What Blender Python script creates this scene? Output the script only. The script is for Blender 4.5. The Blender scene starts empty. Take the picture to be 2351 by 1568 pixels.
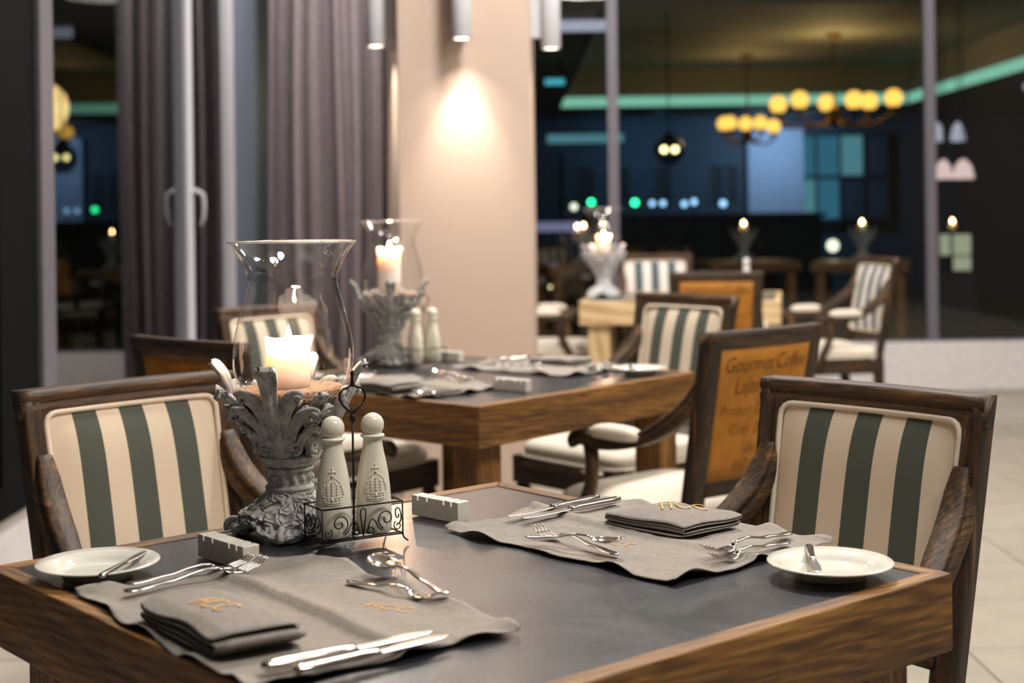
import bpy, bmesh, math, random
from mathutils import Vector, Matrix, noise

random.seed(7)
PI = math.pi
scene = bpy.context.scene
COL = scene.collection

# ------------------------------------------------------------------ camera
CAM_H = 1.2202
cam_d = bpy.data.cameras.new('camera')
cam = bpy.data.objects.new('camera', cam_d)
COL.objects.link(cam)
cam.location = (0, 0, CAM_H)
ROLL = 0.0131
cam.matrix_world = Matrix.Translation((0, 0, CAM_H)) @ Matrix((
    (math.cos(ROLL), math.sin(ROLL), 0, 0),
    (0, 0, -1, 0),
    (-math.sin(ROLL), math.cos(ROLL), 0, 0),
    (0, 0, 0, 1)))
cam_d.sensor_width = 36
cam_d.lens = 51.0
cam_d.shift_y = -(784 - 500) / 2351.0
cam_d.clip_start = 0.05
cam_d.clip_end = 200
cam_d.dof.use_dof = True
cam_d.dof.focus_distance = 2.15
cam_d.dof.aperture_fstop = 3.6
cam_d.dof.aperture_blades = 0
scene.camera = cam

# ------------------------------------------------------------------ world, exposure
w = bpy.data.worlds.new('night')
scene.world = w
w.use_nodes = True
w.node_tree.nodes['Background'].inputs[0].default_value = (0.010, 0.018, 0.032, 1)
w.node_tree.nodes['Background'].inputs[1].default_value = 0.35
scene.view_settings.view_transform = 'Standard'
scene.view_settings.look = 'None'
scene.view_settings.gamma = 1.0
scene.view_settings.use_curve_mapping = False
scene.view_settings.exposure = 0.0

# ------------------------------------------------------------------ large lights: the room's ceiling panels
CEIL = 4.2
PANELS = [  # x, y, power, size
    (2.10, 1.00, 66, 1.0),
    (3.20, 3.40, 120, 1.0),
    (2.70, 7.20, 110, 1.0),
    (0.55, 4.75, 190, 0.6),
    (-0.85, 7.80, 105, 0.7),
    (1.00, 0.80, 66, 1.0),  # added as frontal fill for faces turned to the camera
]
def area_light(name, loc, power, size, color, rot=(0, 0, 0), spread=PI):
    d = bpy.data.lights.new(name, 'AREA')
    d.shape = 'DISK'
    d.size = size
    d.energy = power
    d.color = color
    d.spread = spread
    o = bpy.data.objects.new(name, d)
    COL.objects.link(o)
    o.location = loc
    o.rotation_euler = rot
    return o
for (x, y, p, s) in PANELS:
    area_light('ceiling_panel_light', (x, y, CEIL - 0.035), p, s * 0.94, (1.0, 0.94, 0.87))

R = math.radians
# ------------------------------------------------------------------ helpers
def srgb(r, g, b):
    def f(c):
        c /= 255.0
        return c / 12.92 if c <= 0.04045 else ((c + 0.055) / 1.055) ** 2.4
    return (f(r), f(g), f(b), 1)

def tag(o, label=None, cat=None, group=None, kind=None):
    if label: o['label'] = label
    if cat: o['category'] = cat
    if group: o['group'] = group
    if kind: o['kind'] = kind
    return o

def empty(name, loc, rz=0, label=None, cat=None, group=None, scale=1.0):
    o = bpy.data.objects.new(name, None)
    COL.objects.link(o)
    o.empty_display_size = 0.05
    o.location = loc
    o.rotation_euler = (0, 0, rz)
    o.scale = (scale, scale, scale)
    return tag(o, label, cat, group)

def copy_tree(o, parent=None):
    c = o.copy()
    COL.objects.link(c)
    c.parent = parent
    for ch in list(o.children):
        if ch.type != 'LIGHT':
            copy_tree(ch, c)
    return c

class MB:
    """collects geometry for ONE mesh object"""
    def __init__(self):
        self.v = []
        self.f = []
        self.s = []
    def add(self, vs, fs, smooth=True):
        n = len(self.v)
        self.v += [tuple(p) for p in vs]
        self.f += [tuple(i + n for i in q) for q in fs]
        self.s += [smooth] * len(fs)
        return self
    def box(self, c, d, bev=0.0, rot=None, smooth=False):
        bm = bmesh.new()
        bmesh.ops.create_cube(bm, size=1)
        for v in bm.verts:
            v.co = Vector((v.co.x * d[0], v.co.y * d[1], v.co.z * d[2]))
        if bev > 0:
            bmesh.ops.bevel(bm, geom=list(bm.edges), offset=bev, segments=2, profile=0.6, affect='EDGES')
        m = Matrix.Translation(c)
        if rot is not None:
            m = m @ rot
        bm.verts.index_update()
        self.add([m @ v.co for v in bm.verts], [[v.index for v in f.verts] for f in bm.faces], smooth)
        bm.free()
        return self
    def lathe(self, prof, n=32, c=(0, 0, 0), fn=None, smooth=True, cap=True):
        vs, fs = [], []
        m = len(prof)
        for i in range(n):
            a = 2 * PI * i / n
            for j, (r, z) in enumerate(prof):
                rr, zz = (r, z) if fn is None else fn(r, z, a)
                vs.append((c[0] + rr * math.cos(a), c[1] + rr * math.sin(a), c[2] + zz))
        for i in range(n):
            k = (i + 1) % n
            for j in range(m - 1):
                fs.append((i * m + j, k * m + j, k * m + j + 1, i * m + j + 1))
        if cap:
            if prof[0][0] > 1e-5:
                fs.append(tuple(i * m for i in reversed(range(n))))
            if prof[-1][0] > 1e-5:
                fs.append(tuple(i * m + m - 1 for i in range(n)))
        return self.add(vs, fs, smooth)
    def tube(self, pts, r, n=8, closed=False, flat=None, smooth=True):
        """round (or flattened) tube along a polyline; r is a number or one per point"""
        P = [Vector(p) for p in pts]
        m = len(P)
        R = r if isinstance(r, (list, tuple)) else [r] * m
        vs, fs = [], []
        up = Vector((0, 0, 1))
        N = None
        for i in range(m):
            a = P[(i - 1) % m] if (closed or i > 0) else P[i]
            b = P[(i + 1) % m] if (closed or i < m - 1) else P[i]
            t = (b - a)
            t = t.normalized() if t.length > 1e-9 else Vector((1, 0, 0))
            if N is None:
                q = up if abs(t.dot(up)) < 0.9 else Vector((1, 0, 0))
                N = (q - t * q.dot(t)).normalized()
            else:
                N = (N - t * N.dot(t))
                N = N.normalized() if N.length > 1e-6 else t.orthogonal().normalized()
            Bn = t.cross(N)
            fl = flat or (1, 1)
            for k in range(n):
                a2 = 2 * PI * k / n
                vs.append(P[i] + N * (math.cos(a2) * R[i] * fl[0]) + Bn * (math.sin(a2) * R[i] * fl[1]))
        for i in range(m if closed else m - 1):
            j = (i + 1) % m
            for k in range(n):
                l = (k + 1) % n
                fs.append((i * n + k, i * n + l, j * n + l, j * n + k))
        if not closed:
            fs.append(tuple(reversed(range(n))))
            fs.append(tuple((m - 1) * n + k for k in range(n)))
        return self.add(vs, fs, smooth)
    def sweep(self, frames, prof, smooth=False):
        """frames: function list giving 3-D point for profile (a, d): each entry maps (a, d) -> xyz"""
        n = len(prof)
        vs, fs = [], []
        for fr in frames:
            vs += [fr(a, d) for a, d in prof]
        for i in range(len(frames) - 1):
            for k in range(n):
                l = (k + 1) % n
                fs.append((i * n + k, i * n + l, (i + 1) * n + l, (i + 1) * n + k))
        fs.append(tuple(reversed(range(n))))
        fs.append(tuple((len(frames) - 1) * n + k for k in range(n)))
        return self.add(vs, fs, smooth)
    def sheet(self, fn, nu, nv, th=0.0, smooth=True, closed_u=False):
        """fn(u, v) -> xyz for u, v in 0..1; th gives it thickness along its normals"""
        P = [[Vector(fn(i / nu, j / nv)) for j in range(nv + 1)] for i in range(nu + 1)]
        top = [P[i][j] for i in range(nu + 1) for j in range(nv + 1)]
        st = nv + 1
        q = [(i * st + j, (i + 1) * st + j, (i + 1) * st + j + 1, i * st + j + 1) for i in range(nu) for j in range(nv)]
        if th == 0:
            return self.add(top, q, smooth)
        bot = []
        for i in range(nu + 1):
            for j in range(nv + 1):
                du = P[min(i + 1, nu)][j] - P[max(i - 1, 0)][j]
                dv = P[i][min(j + 1, nv)] - P[i][max(j - 1, 0)]
                nn = du.cross(dv)
                nn = nn.normalized() if nn.length > 1e-12 else Vector((0, 0, 1))
                bot.append(P[i][j] - nn * th)
        o = len(top)
        f = list(q) + [tuple(reversed([k + o for k in g])) for g in q]
        for i in range(nu):
            f.append((i * st, o + i * st, o + (i + 1) * st, (i + 1) * st))
            f.append(((i + 1) * st + nv, o + (i + 1) * st + nv, o + i * st + nv, i * st + nv))
        for j in range(nv):
            f.append((j + 1, o + j + 1, o + j, j))
            f.append((nu * st + j, o + nu * st + j, o + nu * st + j + 1, nu * st + j + 1))
        return self.add(top + bot, f, smooth)
    def ball(self, c, r, n=10, sc=(1, 1, 1)):
        prof = [(r * math.sin(PI * j / n), -r * math.cos(PI * j / n)) for j in range(n + 1)]
        prof[0] = (1e-6, -r)
        prof[-1] = (1e-6, r)
        vs, fs = [], []
        m = MB().lathe(prof, n + 4, cap=False)
        return self.add([(c[0] + x * sc[0], c[1] + y * sc[1], c[2] + z * sc[2]) for x, y, z in m.v], m.f, True)
    def build(self, name, mat, parent=None, loc=None, rz=0, **kw):
        me = bpy.data.meshes.new(name)
        me.from_pydata(self.v, [], self.f)
        me.polygons.foreach_set('use_smooth', self.s)
        me.materials.append(mat)
        me.update()
        o = bpy.data.objects.new(name, me)
        COL.objects.link(o)
        o.parent = parent
        if loc is not None:
            o.location = loc
        o.rotation_euler = (0, 0, rz)
        if kw:
            tag(o, **kw)
        return o

# ------------------------------------------------------------------ materials
MATS = {}
def newmat(name):
    m = bpy.data.materials.new(name)
    m.use_nodes = True
    nt = m.node_tree
    b = nt.nodes['Principled BSDF']
    MATS[name] = m
    return m, nt, b
def N(nt, typ, **kw):
    n = nt.nodes.new(typ)
    for k, v in kw.items():
        if k.startswith('_'):
            setattr(n, k[1:], v)
        else:
            n.inputs[k].default_value = v
    return n
def ramp(nt, stops, src):
    r = nt.nodes.new('ShaderNodeValToRGB')
    e = r.color_ramp.elements
    while len(e) < len(stops):
        e.new(0.5)
    for i, (p, c) in enumerate(stops):
        e[i].position = p
        e[i].color = c
    nt.links.new(src, r.inputs[0])
    return r
def coords(nt, scale=(1, 1, 1), kind='Object'):
    tc = nt.nodes.new('ShaderNodeTexCoord')
    mp = nt.nodes.new('ShaderNodeMapping')
    mp.inputs['Scale'].default_value = scale
    nt.links.new(tc.outputs[kind], mp.inputs[0])
    return mp.outputs[0]
def bump(nt, b, src, strength=0.3, dist=0.01):
    bp = nt.nodes.new('ShaderNodeBump')
    bp.inputs['Strength'].default_value = strength
    bp.inputs['Distance'].default_value = dist
    nt.links.new(src, bp.inputs['Height'])
    nt.links.new(bp.outputs[0], b.inputs['Normal'])
    return bp

def plain(name, col, rough=0.5, metal=0.0, var=0.06, bumps=0.0, bscale=200, spec=0.5):
    m, nt, b = newmat(name)
    c = coords(nt)
    ns = N(nt, 'ShaderNodeTexNoise', Scale=bscale * 0.12, Detail=4.0)
    nt.links.new(c, ns.inputs['Vector'])
    lo = tuple(x * (1 - var) for x in col[:3]) + (1,)
    hi = tuple(min(1, x * (1 + var)) for x in col[:3]) + (1,)
    r = ramp(nt, [(0.3, lo), (0.7, hi)], ns.outputs[0])
    nt.links.new(r.outputs[0], b.inputs['Base Color'])
    b.inputs['Roughness'].default_value = rough
    b.inputs['Metallic'].default_value = metal
    b.inputs['Specular IOR Level'].default_value = spec
    if bumps > 0:
        n2 = N(nt, 'ShaderNodeTexNoise', Scale=float(bscale), Detail=3.0)
        nt.links.new(c, n2.inputs['Vector'])
        bump(nt, b, n2.outputs[0], bumps, 0.003)
    return m

def wood(name, axis, stops, rough=0.5, fine=55, coarse=7, bumps=0.35, grain=1.6, gmix=0.28):
    m, nt, b = newmat(name)
    sc = [coarse, coarse, coarse]
    sc['xyz'.index(axis)] = coarse * 0.11
    c = coords(nt, tuple(sc))
    n1 = N(nt, 'ShaderNodeTexNoise', Scale=1.3, Detail=6.0, Roughness=0.62, Distortion=1.4)
    nt.links.new(c, n1.inputs['Vector'])
    sc2 = [fine, fine, fine]
    sc2['xyz'.index(axis)] = fine * 0.05
    c2 = coords(nt, tuple(sc2))
    n2 = N(nt, 'ShaderNodeTexNoise', Scale=1.6, Detail=5.0, Roughness=0.6, Distortion=0.5)
    nt.links.new(c2, n2.inputs['Vector'])
    mx = N(nt, 'ShaderNodeMath', _operation='MULTIPLY_ADD')
    nt.links.new(n2.outputs[0], mx.inputs[0])
    mx.inputs[1].default_value = 0.55
    sub = N(nt, 'ShaderNodeMath', _operation='MULTIPLY_ADD')
    nt.links.new(n1.outputs[0], sub.inputs[0])
    sub.inputs[1].default_value = 0.80
    sub.inputs[2].default_value = -0.32
    wv = N(nt, 'ShaderNodeTexWave', Scale=grain, Distortion=7.0, Detail=3.0)
    wv.inputs['Detail Scale'].default_value = 1.2
    wv.bands_direction = 'DIAGONAL'
    nt.links.new(c, wv.inputs['Vector'])
    add = N(nt, 'ShaderNodeMath', _operation='MULTIPLY_ADD')
    nt.links.new(wv.outputs[0], add.inputs[0]); add.inputs[1].default_value = gmix
    nt.links.new(sub.outputs[0], add.inputs[2])
    nt.links.new(add.outputs[0], mx.inputs[2])
    r = ramp(nt, stops, mx.outputs[0])
    nt.links.new(r.outputs[0], b.inputs['Base Color'])
    b.inputs['Roughness'].default_value = rough
    bump(nt, b, mx.outputs[0], bumps, 0.004)
    return m

CH = [(0.14, srgb(18, 12, 5)), (0.34, srgb(44, 29, 13)), (0.50, srgb(76, 52, 25)), (0.70, srgb(140, 100, 50))]
TB = [(0.14, srgb(42, 25, 7)), (0.35, srgb(92, 60, 21)), (0.52, srgb(134, 92, 38)), (0.76, srgb(184, 136, 68))]
PW = [(0.20, srgb(168, 130, 84)), (0.5, srgb(214, 184, 138)), (0.8, srgb(232, 208, 168))]
for ax in 'xyz':
    wood('chair_wood_' + ax, ax, CH, 0.6, 80, 11, 0.5, 4.0, 0.08)
    wood('table_wood_' + ax, ax, TB, 0.6, 70, 9, 0.5, 5.0, 0.13)
    wood('pale_wood_' + ax, ax, PW, 0.5, 50, 7, 0.25)

# slate table top
m, nt, b = newmat('slate')
c = coords(nt)
n1 = N(nt, 'ShaderNodeTexNoise', Scale=6.0, Detail=8.0, Roughness=0.65, Distortion=0.6)
nt.links.new(c, n1.inputs['Vector'])
r = ramp(nt, [(0.25, srgb(30, 33, 39)), (0.55, srgb(37, 39, 45)), (0.85, srgb(48, 48, 52))], n1.outputs[0])
nt.links.new(r.outputs[0], b.inputs['Base Color'])
rr = ramp(nt, [(0.3, (0.24, 0.24, 0.24, 1)), (0.75, (0.32, 0.32, 0.32, 1))], n1.outputs[0])
nt.links.new(rr.outputs[0], b.inputs['Roughness'])
b.inputs['IOR'].default_value = 2.0
n2 = N(nt, 'ShaderNodeTexNoise', Scale=220.0, Detail=4.0)
nt.links.new(c, n2.inputs['Vector'])
bump(nt, b, n2.outputs[0], 0.10, 0.002)

# striped upholstery: three woven stripes across the width of the pad (flat print)
STRIPE_W = 0.348
def stripes(name, cream, green):
    m, nt, b = newmat(name)
    tc = nt.nodes.new('ShaderNodeTexCoord')
    sp = nt.nodes.new('ShaderNodeSeparateXYZ')
    nt.links.new(tc.outputs['Object'], sp.inputs[0])
    a = N(nt, 'ShaderNodeMath', _operation='MULTIPLY_ADD')
    nt.links.new(sp.outputs[0], a.inputs[0])
    a.inputs[1].default_value = 1 / (0.277 * STRIPE_W)
    a.inputs[2].default_value = 20.5
    fr = N(nt, 'ShaderNodeMath', _operation='FRACT')
    nt.links.new(a.outputs[0], fr.inputs[0])
    s = N(nt, 'ShaderNodeMath', _operation='SUBTRACT')
    nt.links.new(fr.outputs[0], s.inputs[0]); s.inputs[1].default_value = 0.5
    ab = N(nt, 'ShaderNodeMath', _operation='ABSOLUTE')
    nt.links.new(s.outputs[0], ab.inputs[0])
    lt = N(nt, 'ShaderNodeMath', _operation='LESS_THAN')
    nt.links.new(ab.outputs[0], lt.inputs[0]); lt.inputs[1].default_value = 0.255
    ax = N(nt, 'ShaderNodeMath', _operation='ABSOLUTE')
    nt.links.new(sp.outputs[0], ax.inputs[0])
    lt2 = N(nt, 'ShaderNodeMath', _operation='LESS_THAN')
    nt.links.new(ax.outputs[0], lt2.inputs[0]); lt2.inputs[1].default_value = 0.40 * STRIPE_W
    an = N(nt, 'ShaderNodeMath', _operation='MULTIPLY')
    nt.links.new(lt.outputs[0], an.inputs[0]); nt.links.new(lt2.outputs[0], an.inputs[1])
    mix = nt.nodes.new('ShaderNodeMix'); mix.data_type = 'RGBA'
    nt.links.new(an.outputs[0], mix.inputs[0])
    mix.inputs[6].default_value = cream; mix.inputs[7].default_value = green
    nt.links.new(mix.outputs[2], b.inputs['Base Color'])
    b.inputs['Roughness'].default_value = 0.85
    b.inputs['Specular IOR Level'].default_value = 0.2
    cc = coords(nt, (900, 900, 900))
    n2 = N(nt, 'ShaderNodeTexNoise', Scale=1.0, Detail=2.0)
    nt.links.new(cc, n2.inputs['Vector'])
    bump(nt, b, n2.outputs[0], 0.15, 0.001)
    return m
CREAM = srgb(206, 194, 176)
stripes('stripe_fabric', CREAM, srgb(78, 84, 78))
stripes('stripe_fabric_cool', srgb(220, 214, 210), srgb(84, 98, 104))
plain('cream_fabric', srgb(214, 204, 188), 0.8, 0, 0.05, 0.15, 500, 0.2)
plain('mustard_board', srgb(166, 108, 34), 0.65, 0, 0.16, 0.12, 160, 0.3)
plain('print_ink', srgb(74, 42, 12), 0.7)
plain('linen', srgb(144, 138, 131), 0.9, 0, 0.10, 0.35, 900, 0.15)
plain('linen_dark', srgb(138, 132, 126), 0.9, 0, 0.10, 0.35, 900, 0.15)
plain('gold_thread', srgb(206, 152, 44), 0.6)
plain('porcelain', srgb(214, 213, 202), 0.08, 0, 0.02)
plain('shaker_glaze', srgb(228, 222, 204), 0.10, 0, 0.03)
plain('steel', srgb(212, 208, 202), 0.13, 1.0, 0.02)
plain('steel_brushed', srgb(205, 202, 196), 0.24, 1.0, 0.04)
plain('iron', srgb(34, 28, 26), 0.45, 0.6, 0.15, 0.2, 400)
plain('white_paint', srgb(226, 222, 218), 0.6)
plain('side_paint', srgb(96, 88, 80), 0.8)
plain('ceiling_paint', srgb(232, 228, 222), 0.8)
plain('sill_paint', srgb(214, 210, 212), 0.45)
plain('frame_dark', srgb(16, 17, 19), 0.75, 0.0, 0.08, 0, 200, 0.05)
plain('frame_alu', srgb(140, 152, 172), 0.38, 0.4, 0.04)
plain('frame_white', srgb(206, 206, 216), 0.4, 0.0, 0.03)
plain('frame_grey', srgb(122, 119, 130), 0.4, 0.4, 0.05)
plain('lamp_shell', srgb(176, 176, 182), 0.55, 0.0, 0.03)
plain('hall_dark', srgb(34, 38, 44), 0.8, 0, 0.2)
plain('hall_ceiling_paint', srgb(118, 116, 108), 0.8, 0, 0.06)
plain('hall_blue', srgb(150, 172, 196), 0.8, 0, 0.08)
plain('hall_teal', srgb(56, 120, 140), 0.6, 0, 0.2)
plain('hall_slate', srgb(44, 66, 84), 0.7, 0, 0.2)
plain('brass_dark', srgb(96, 70, 30), 0.35, 0.9, 0.2)
plain('hall_wood', srgb(70, 58, 36), 0.6, 0, 0.3)

# marble blocks
m, nt, b = newmat('marble')
c = coords(nt)
n1 = N(nt, 'ShaderNodeTexNoise', Scale=38.0, Detail=8.0, Roughness=0.7, Distortion=2.0)
nt.links.new(c, n1.inputs['Vector'])
r = ramp(nt, [(0.26, srgb(112, 104, 96)), (0.36, srgb(204, 198, 186)), (0.7, srgb(222, 218, 208))], n1.outputs[0])
nt.links.new(r.outputs[0], b.inputs['Base Color'])
b.inputs['Roughness'].default_value = 0.38

# carved plaster stone
def carved(name, lo, mid, hi):
    m, nt, b = newmat(name)
    c = coords(nt)
    n1 = N(nt, 'ShaderNodeTexNoise', Scale=60.0, Detail=6.0, Roughness=0.7)
    nt.links.new(c, n1.inputs['Vector'])
    r = ramp(nt, [(0.30, lo), (0.52, mid), (0.72, hi)], n1.outputs[0])
    nt.links.new(r.outputs[0], b.inputs['Base Color'])
    b.inputs['Roughness'].default_value = 0.85
    n2 = N(nt, 'ShaderNodeTexNoise', Scale=150.0, Detail=4.0)
    nt.links.new(c, n2.inputs['Vector'])
    bump(nt, b, n2.outputs[0], 0.5, 0.002)
    return m
carved('carved_stone', srgb(112, 111, 109), srgb(178, 176, 173), srgb(212, 210, 205))
carved('carved_white', srgb(176, 176, 180), srgb(214, 214, 216), srgb(232, 232, 232))
def scrolled(name, src):
    m = MATS[src].copy(); m.name = name; MATS[name] = m
    nt = m.node_tree; b = nt.nodes['Principled BSDF']
    c = coords(nt)
    ns = N(nt, 'ShaderNodeTexNoise', Scale=34.0, Detail=1.0)
    nt.links.new(c, ns.inputs['Vector'])
    k = N(nt, 'ShaderNodeMath', _operation='MULTIPLY'); nt.links.new(ns.outputs[0], k.inputs[0]); k.inputs[1].default_value = 46.0
    sn = N(nt, 'ShaderNodeMath', _operation='SINE'); nt.links.new(k.outputs[0], sn.inputs[0])
    bump(nt, b, sn.outputs[0], 0.9, 0.0022)
scrolled('carved_stone_scroll', 'carved_stone'); scrolled('carved_white_scroll', 'carved_white')
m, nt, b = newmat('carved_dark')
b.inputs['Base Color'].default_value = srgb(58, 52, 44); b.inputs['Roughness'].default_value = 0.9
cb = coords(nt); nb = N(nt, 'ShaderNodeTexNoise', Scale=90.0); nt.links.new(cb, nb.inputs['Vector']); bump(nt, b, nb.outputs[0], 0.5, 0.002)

# cork / grit disc
m, nt, b = newmat('cork')
c = coords(nt)
v1 = N(nt, 'ShaderNodeTexVoronoi', Scale=420.0)
nt.links.new(c, v1.inputs['Vector'])
r = ramp(nt, [(0.1, srgb(206, 176, 148)), (0.5, srgb(184, 148, 118)), (0.85, srgb(112, 86, 64))], v1.outputs['Distance'])
nt.links.new(r.outputs[0], b.inputs['Base Color'])
b.inputs['Roughness'].default_value = 0.9
bump(nt, b, v1.outputs['Distance'], 0.8, 0.002)

# candle wax
m, nt, b = newmat('wax')
c = coords(nt)
n1 = N(nt, 'ShaderNodeTexNoise', Scale=20.0)
nt.links.new(c, n1.inputs['Vector'])
r = ramp(nt, [(0.3, (0.95, 0.90, 0.85, 1)), (0.7, (0.97, 0.94, 0.90, 1))], n1.outputs[0])
nt.links.new(r.outputs[0], b.inputs['Base Color'])
b.inputs['Roughness'].default_value = 0.4
b.inputs['Subsurface Weight'].default_value = 1.0
b.inputs['Subsurface Radius'].default_value = (1.0, 0.62, 0.40)
b.inputs['Subsurface Scale'].default_value = 0.035

def emit(name, col, strength):
    m, nt, b = newmat(name)
    nt.nodes.remove(b)
    e = nt.nodes.new('ShaderNodeEmission')
    e.inputs[0].default_value = col
    e.inputs[1].default_value = strength
    nt.links.new(e.outputs[0], nt.nodes['Material Output'].inputs[0])
    return m
emit('flame', (1.0, 0.70, 0.42, 1), 120)
emit('flame_far', (1.0, 0.50, 0.24, 1), 80)
emit('lamp_glow', (1.0, 0.86, 0.62, 1), 14)
emit('panel_glow', (1.0, 0.88, 0.72, 1), 4)
emit('globe_glow', (1.0, 0.56, 0.10, 1), 1.7)
emit('teal_glow', (0.30, 0.72, 0.52, 1), 0.75)
emit('bulb_glow', (1.0, 0.88, 0.38, 1), 20)
emit('green_led', (0.02, 1.0, 0.30, 1), 6.0)
emit('blue_led', (0.35, 0.66, 1.0, 1), 2.2)
emit('white_led', (0.85, 0.88, 1.0, 1), 10.0)
emit('pink_glow', (1.0, 0.72, 0.68, 1), 0.8)
emit('pale_window_glow', (0.72, 0.76, 0.50, 1), 0.45)
emit('blue_window_glow', (0.10, 0.42, 0.62, 1), 0.30)
emit('cyan_glow', (0.10, 0.62, 0.75, 1), 0.75)

def thin_glass(name, ior, rough, tint, refl=(1, 1, 1, 1)):
    """thin clear sheet: lets light straight through, mirrors by Fresnel"""
    m, nt, b = newmat(name)
    nt.nodes.remove(b)
    t = nt.nodes.new('ShaderNodeBsdfTransparent'); t.inputs[0].default_value = tint
    g = nt.nodes.new('ShaderNodeBsdfGlossy'); g.inputs['Roughness'].default_value = rough; g.inputs[0].default_value = refl
    fr = nt.nodes.new('ShaderNodeFresnel')
    geo = nt.nodes.new('ShaderNodeNewGeometry')      # the same reflectance from either face of the sheet
    io = N(nt, 'ShaderNodeMath', _operation='MULTIPLY_ADD')
    nt.links.new(geo.outputs['Backfacing'], io.inputs[0]); io.inputs[1].default_value = 1 / ior - ior; io.inputs[2].default_value = ior
    nt.links.new(io.outputs[0], fr.inputs[0])
    mx = nt.nodes.new('ShaderNodeMixShader')
    nt.links.new(fr.outputs[0], mx.inputs[0])
    nt.links.new(t.outputs[0], mx.inputs[1])
    nt.links.new(g.outputs[0], mx.inputs[2])
    nt.links.new(mx.outputs[0], nt.nodes['Material Output'].inputs[0])
    return m
thin_glass('window_glass', 1.70, 0.0, (0.90, 0.95, 0.96, 1))
thin_glass('hurricane_glass', 1.62, 0.01, (0.985, 0.985, 0.98, 1))

# curtain
m, nt, b = newmat('curtain_linen')
c = coords(nt, (60, 60, 12))
n1 = N(nt, 'ShaderNodeTexNoise', Scale=1.5, Detail=6.0, Roughness=0.7)
nt.links.new(c, n1.inputs['Vector'])
r = ramp(nt, [(0.3, srgb(128, 117, 124)), (0.7, srgb(168, 157, 162))], n1.outputs[0])
nt.links.new(r.outputs[0], b.inputs['Base Color'])
b.inputs['Roughness'].default_value = 0.95
b.inputs['Specular IOR Level'].default_value = 0.1
bump(nt, b, n1.outputs[0], 0.2, 0.003)

# pillar wallpaper, floor tile
m, nt, b = newmat('pillar_paper')
c = coords(nt, (1, 1, 1))
wv = N(nt, 'ShaderNodeTexWave', Scale=90.0, Distortion=0.6, Detail=1.0)
wv.bands_direction = 'Z'
nt.links.new(c, wv.inputs['Vector'])
r = ramp(nt, [(0.0, srgb(178, 157, 143)), (1.0, srgb(190, 169, 154))], wv.outputs[0])
nt.links.new(r.outputs[0], b.inputs['Base Color'])
b.inputs['Roughness'].default_value = 0.7
bump(nt, b, wv.outputs[0], 0.08, 0.002)
m, nt, b = newmat('floor_tile_stone')
c = coords(nt)
n1 = N(nt, 'ShaderNodeTexNoise', Scale=5.0, Detail=6.0, Roughness=0.6)
nt.links.new(c, n1.inputs['Vector'])
oi = nt.nodes.new('ShaderNodeObjectInfo')
mm = N(nt, 'ShaderNodeMath', _operation='MULTIPLY_ADD')
nt.links.new(oi.outputs['Random'], mm.inputs[0]); mm.inputs[1].default_value = 0.25
nt.links.new(n1.outputs[0], mm.inputs[2])
r = ramp(nt, [(0.3, srgb(146, 139, 126)), (0.9, srgb(166, 158, 145))], mm.outputs[0])
nt.links.new(r.outputs[0], b.inputs['Base Color'])
b.inputs['Roughness'].default_value = 0.32
plain('grout', srgb(150, 144, 134), 0.9)
M = MATS

# ------------------------------------------------------------------ the room
WL = -1.62          # left glazed wall
WB = 9.90           # back glazed wall
WR = 5.60
YN = -3.2
SILL = 0.335
fl = MB().box(((WL + WR) / 2, (YN + WB) / 2, -0.055), (WR - WL + 0.6, WB - YN + 0.6, 0.10)).build('floor', M['grout'], kind='structure')
TS = 0.5
tile_me = None
x0, y0 = WL + 0.13 + 0.0, 0.06
tb = MB().box((0, 0, 0), (TS - 0.006, TS - 0.006, 0.012), 0.0015)
nx = 14
for i in range(nx):
    for j in range(17):
        x = -1.5 + i * TS
        y = 1.31 + j * TS
        if tile_me is None:
            t = tb.build('floor_tile', M['floor_tile_stone'], fl, (x, y, -0.005)); tile_me = t.data
        else:
            t = bpy.data.objects.new('floor_tile', tile_me); COL.objects.link(t); t.parent = fl; t.location = (x, y, -0.005)
# floor behind the camera
MB().box(((WL + WR) / 2, (YN + 1.06) / 2, -0.005), (WR - WL, 1.06 - YN, 0.012)).build('floor_tile', M['floor_tile_stone'], fl)
MB().box(((WL + WR) / 2, (YN + WB) / 2, CEIL + 0.06), (WR - WL + 0.4, WB - YN + 0.4, 0.12)).build('ceiling', M['ceiling_paint'], kind='structure')
MB().box(((WL + WR) / 2, YN - 0.06, CEIL / 2), (WR - WL + 0.4, 0.12, CEIL)).build('wall_rear', M['hall_dark'], kind='structure')
MB().box((WR + 0.06, (YN + WB) / 2, CEIL / 2), (0.12, WB - YN, CEIL)).build('wall_right', M['side_paint'], kind='structure')
MB().box(((WL + WR) / 2, WB + 0.10, SILL / 2), (WR - WL, 0.20, SILL), 0.004).build('wall_back', M['sill_paint'], kind='structure')
MB().box((WL - 0.10, (YN + WB) / 2, 0.15), (0.20, WB - YN, 0.30), 0.004).build('wall_left', M['sill_paint'], kind='structure')

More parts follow.
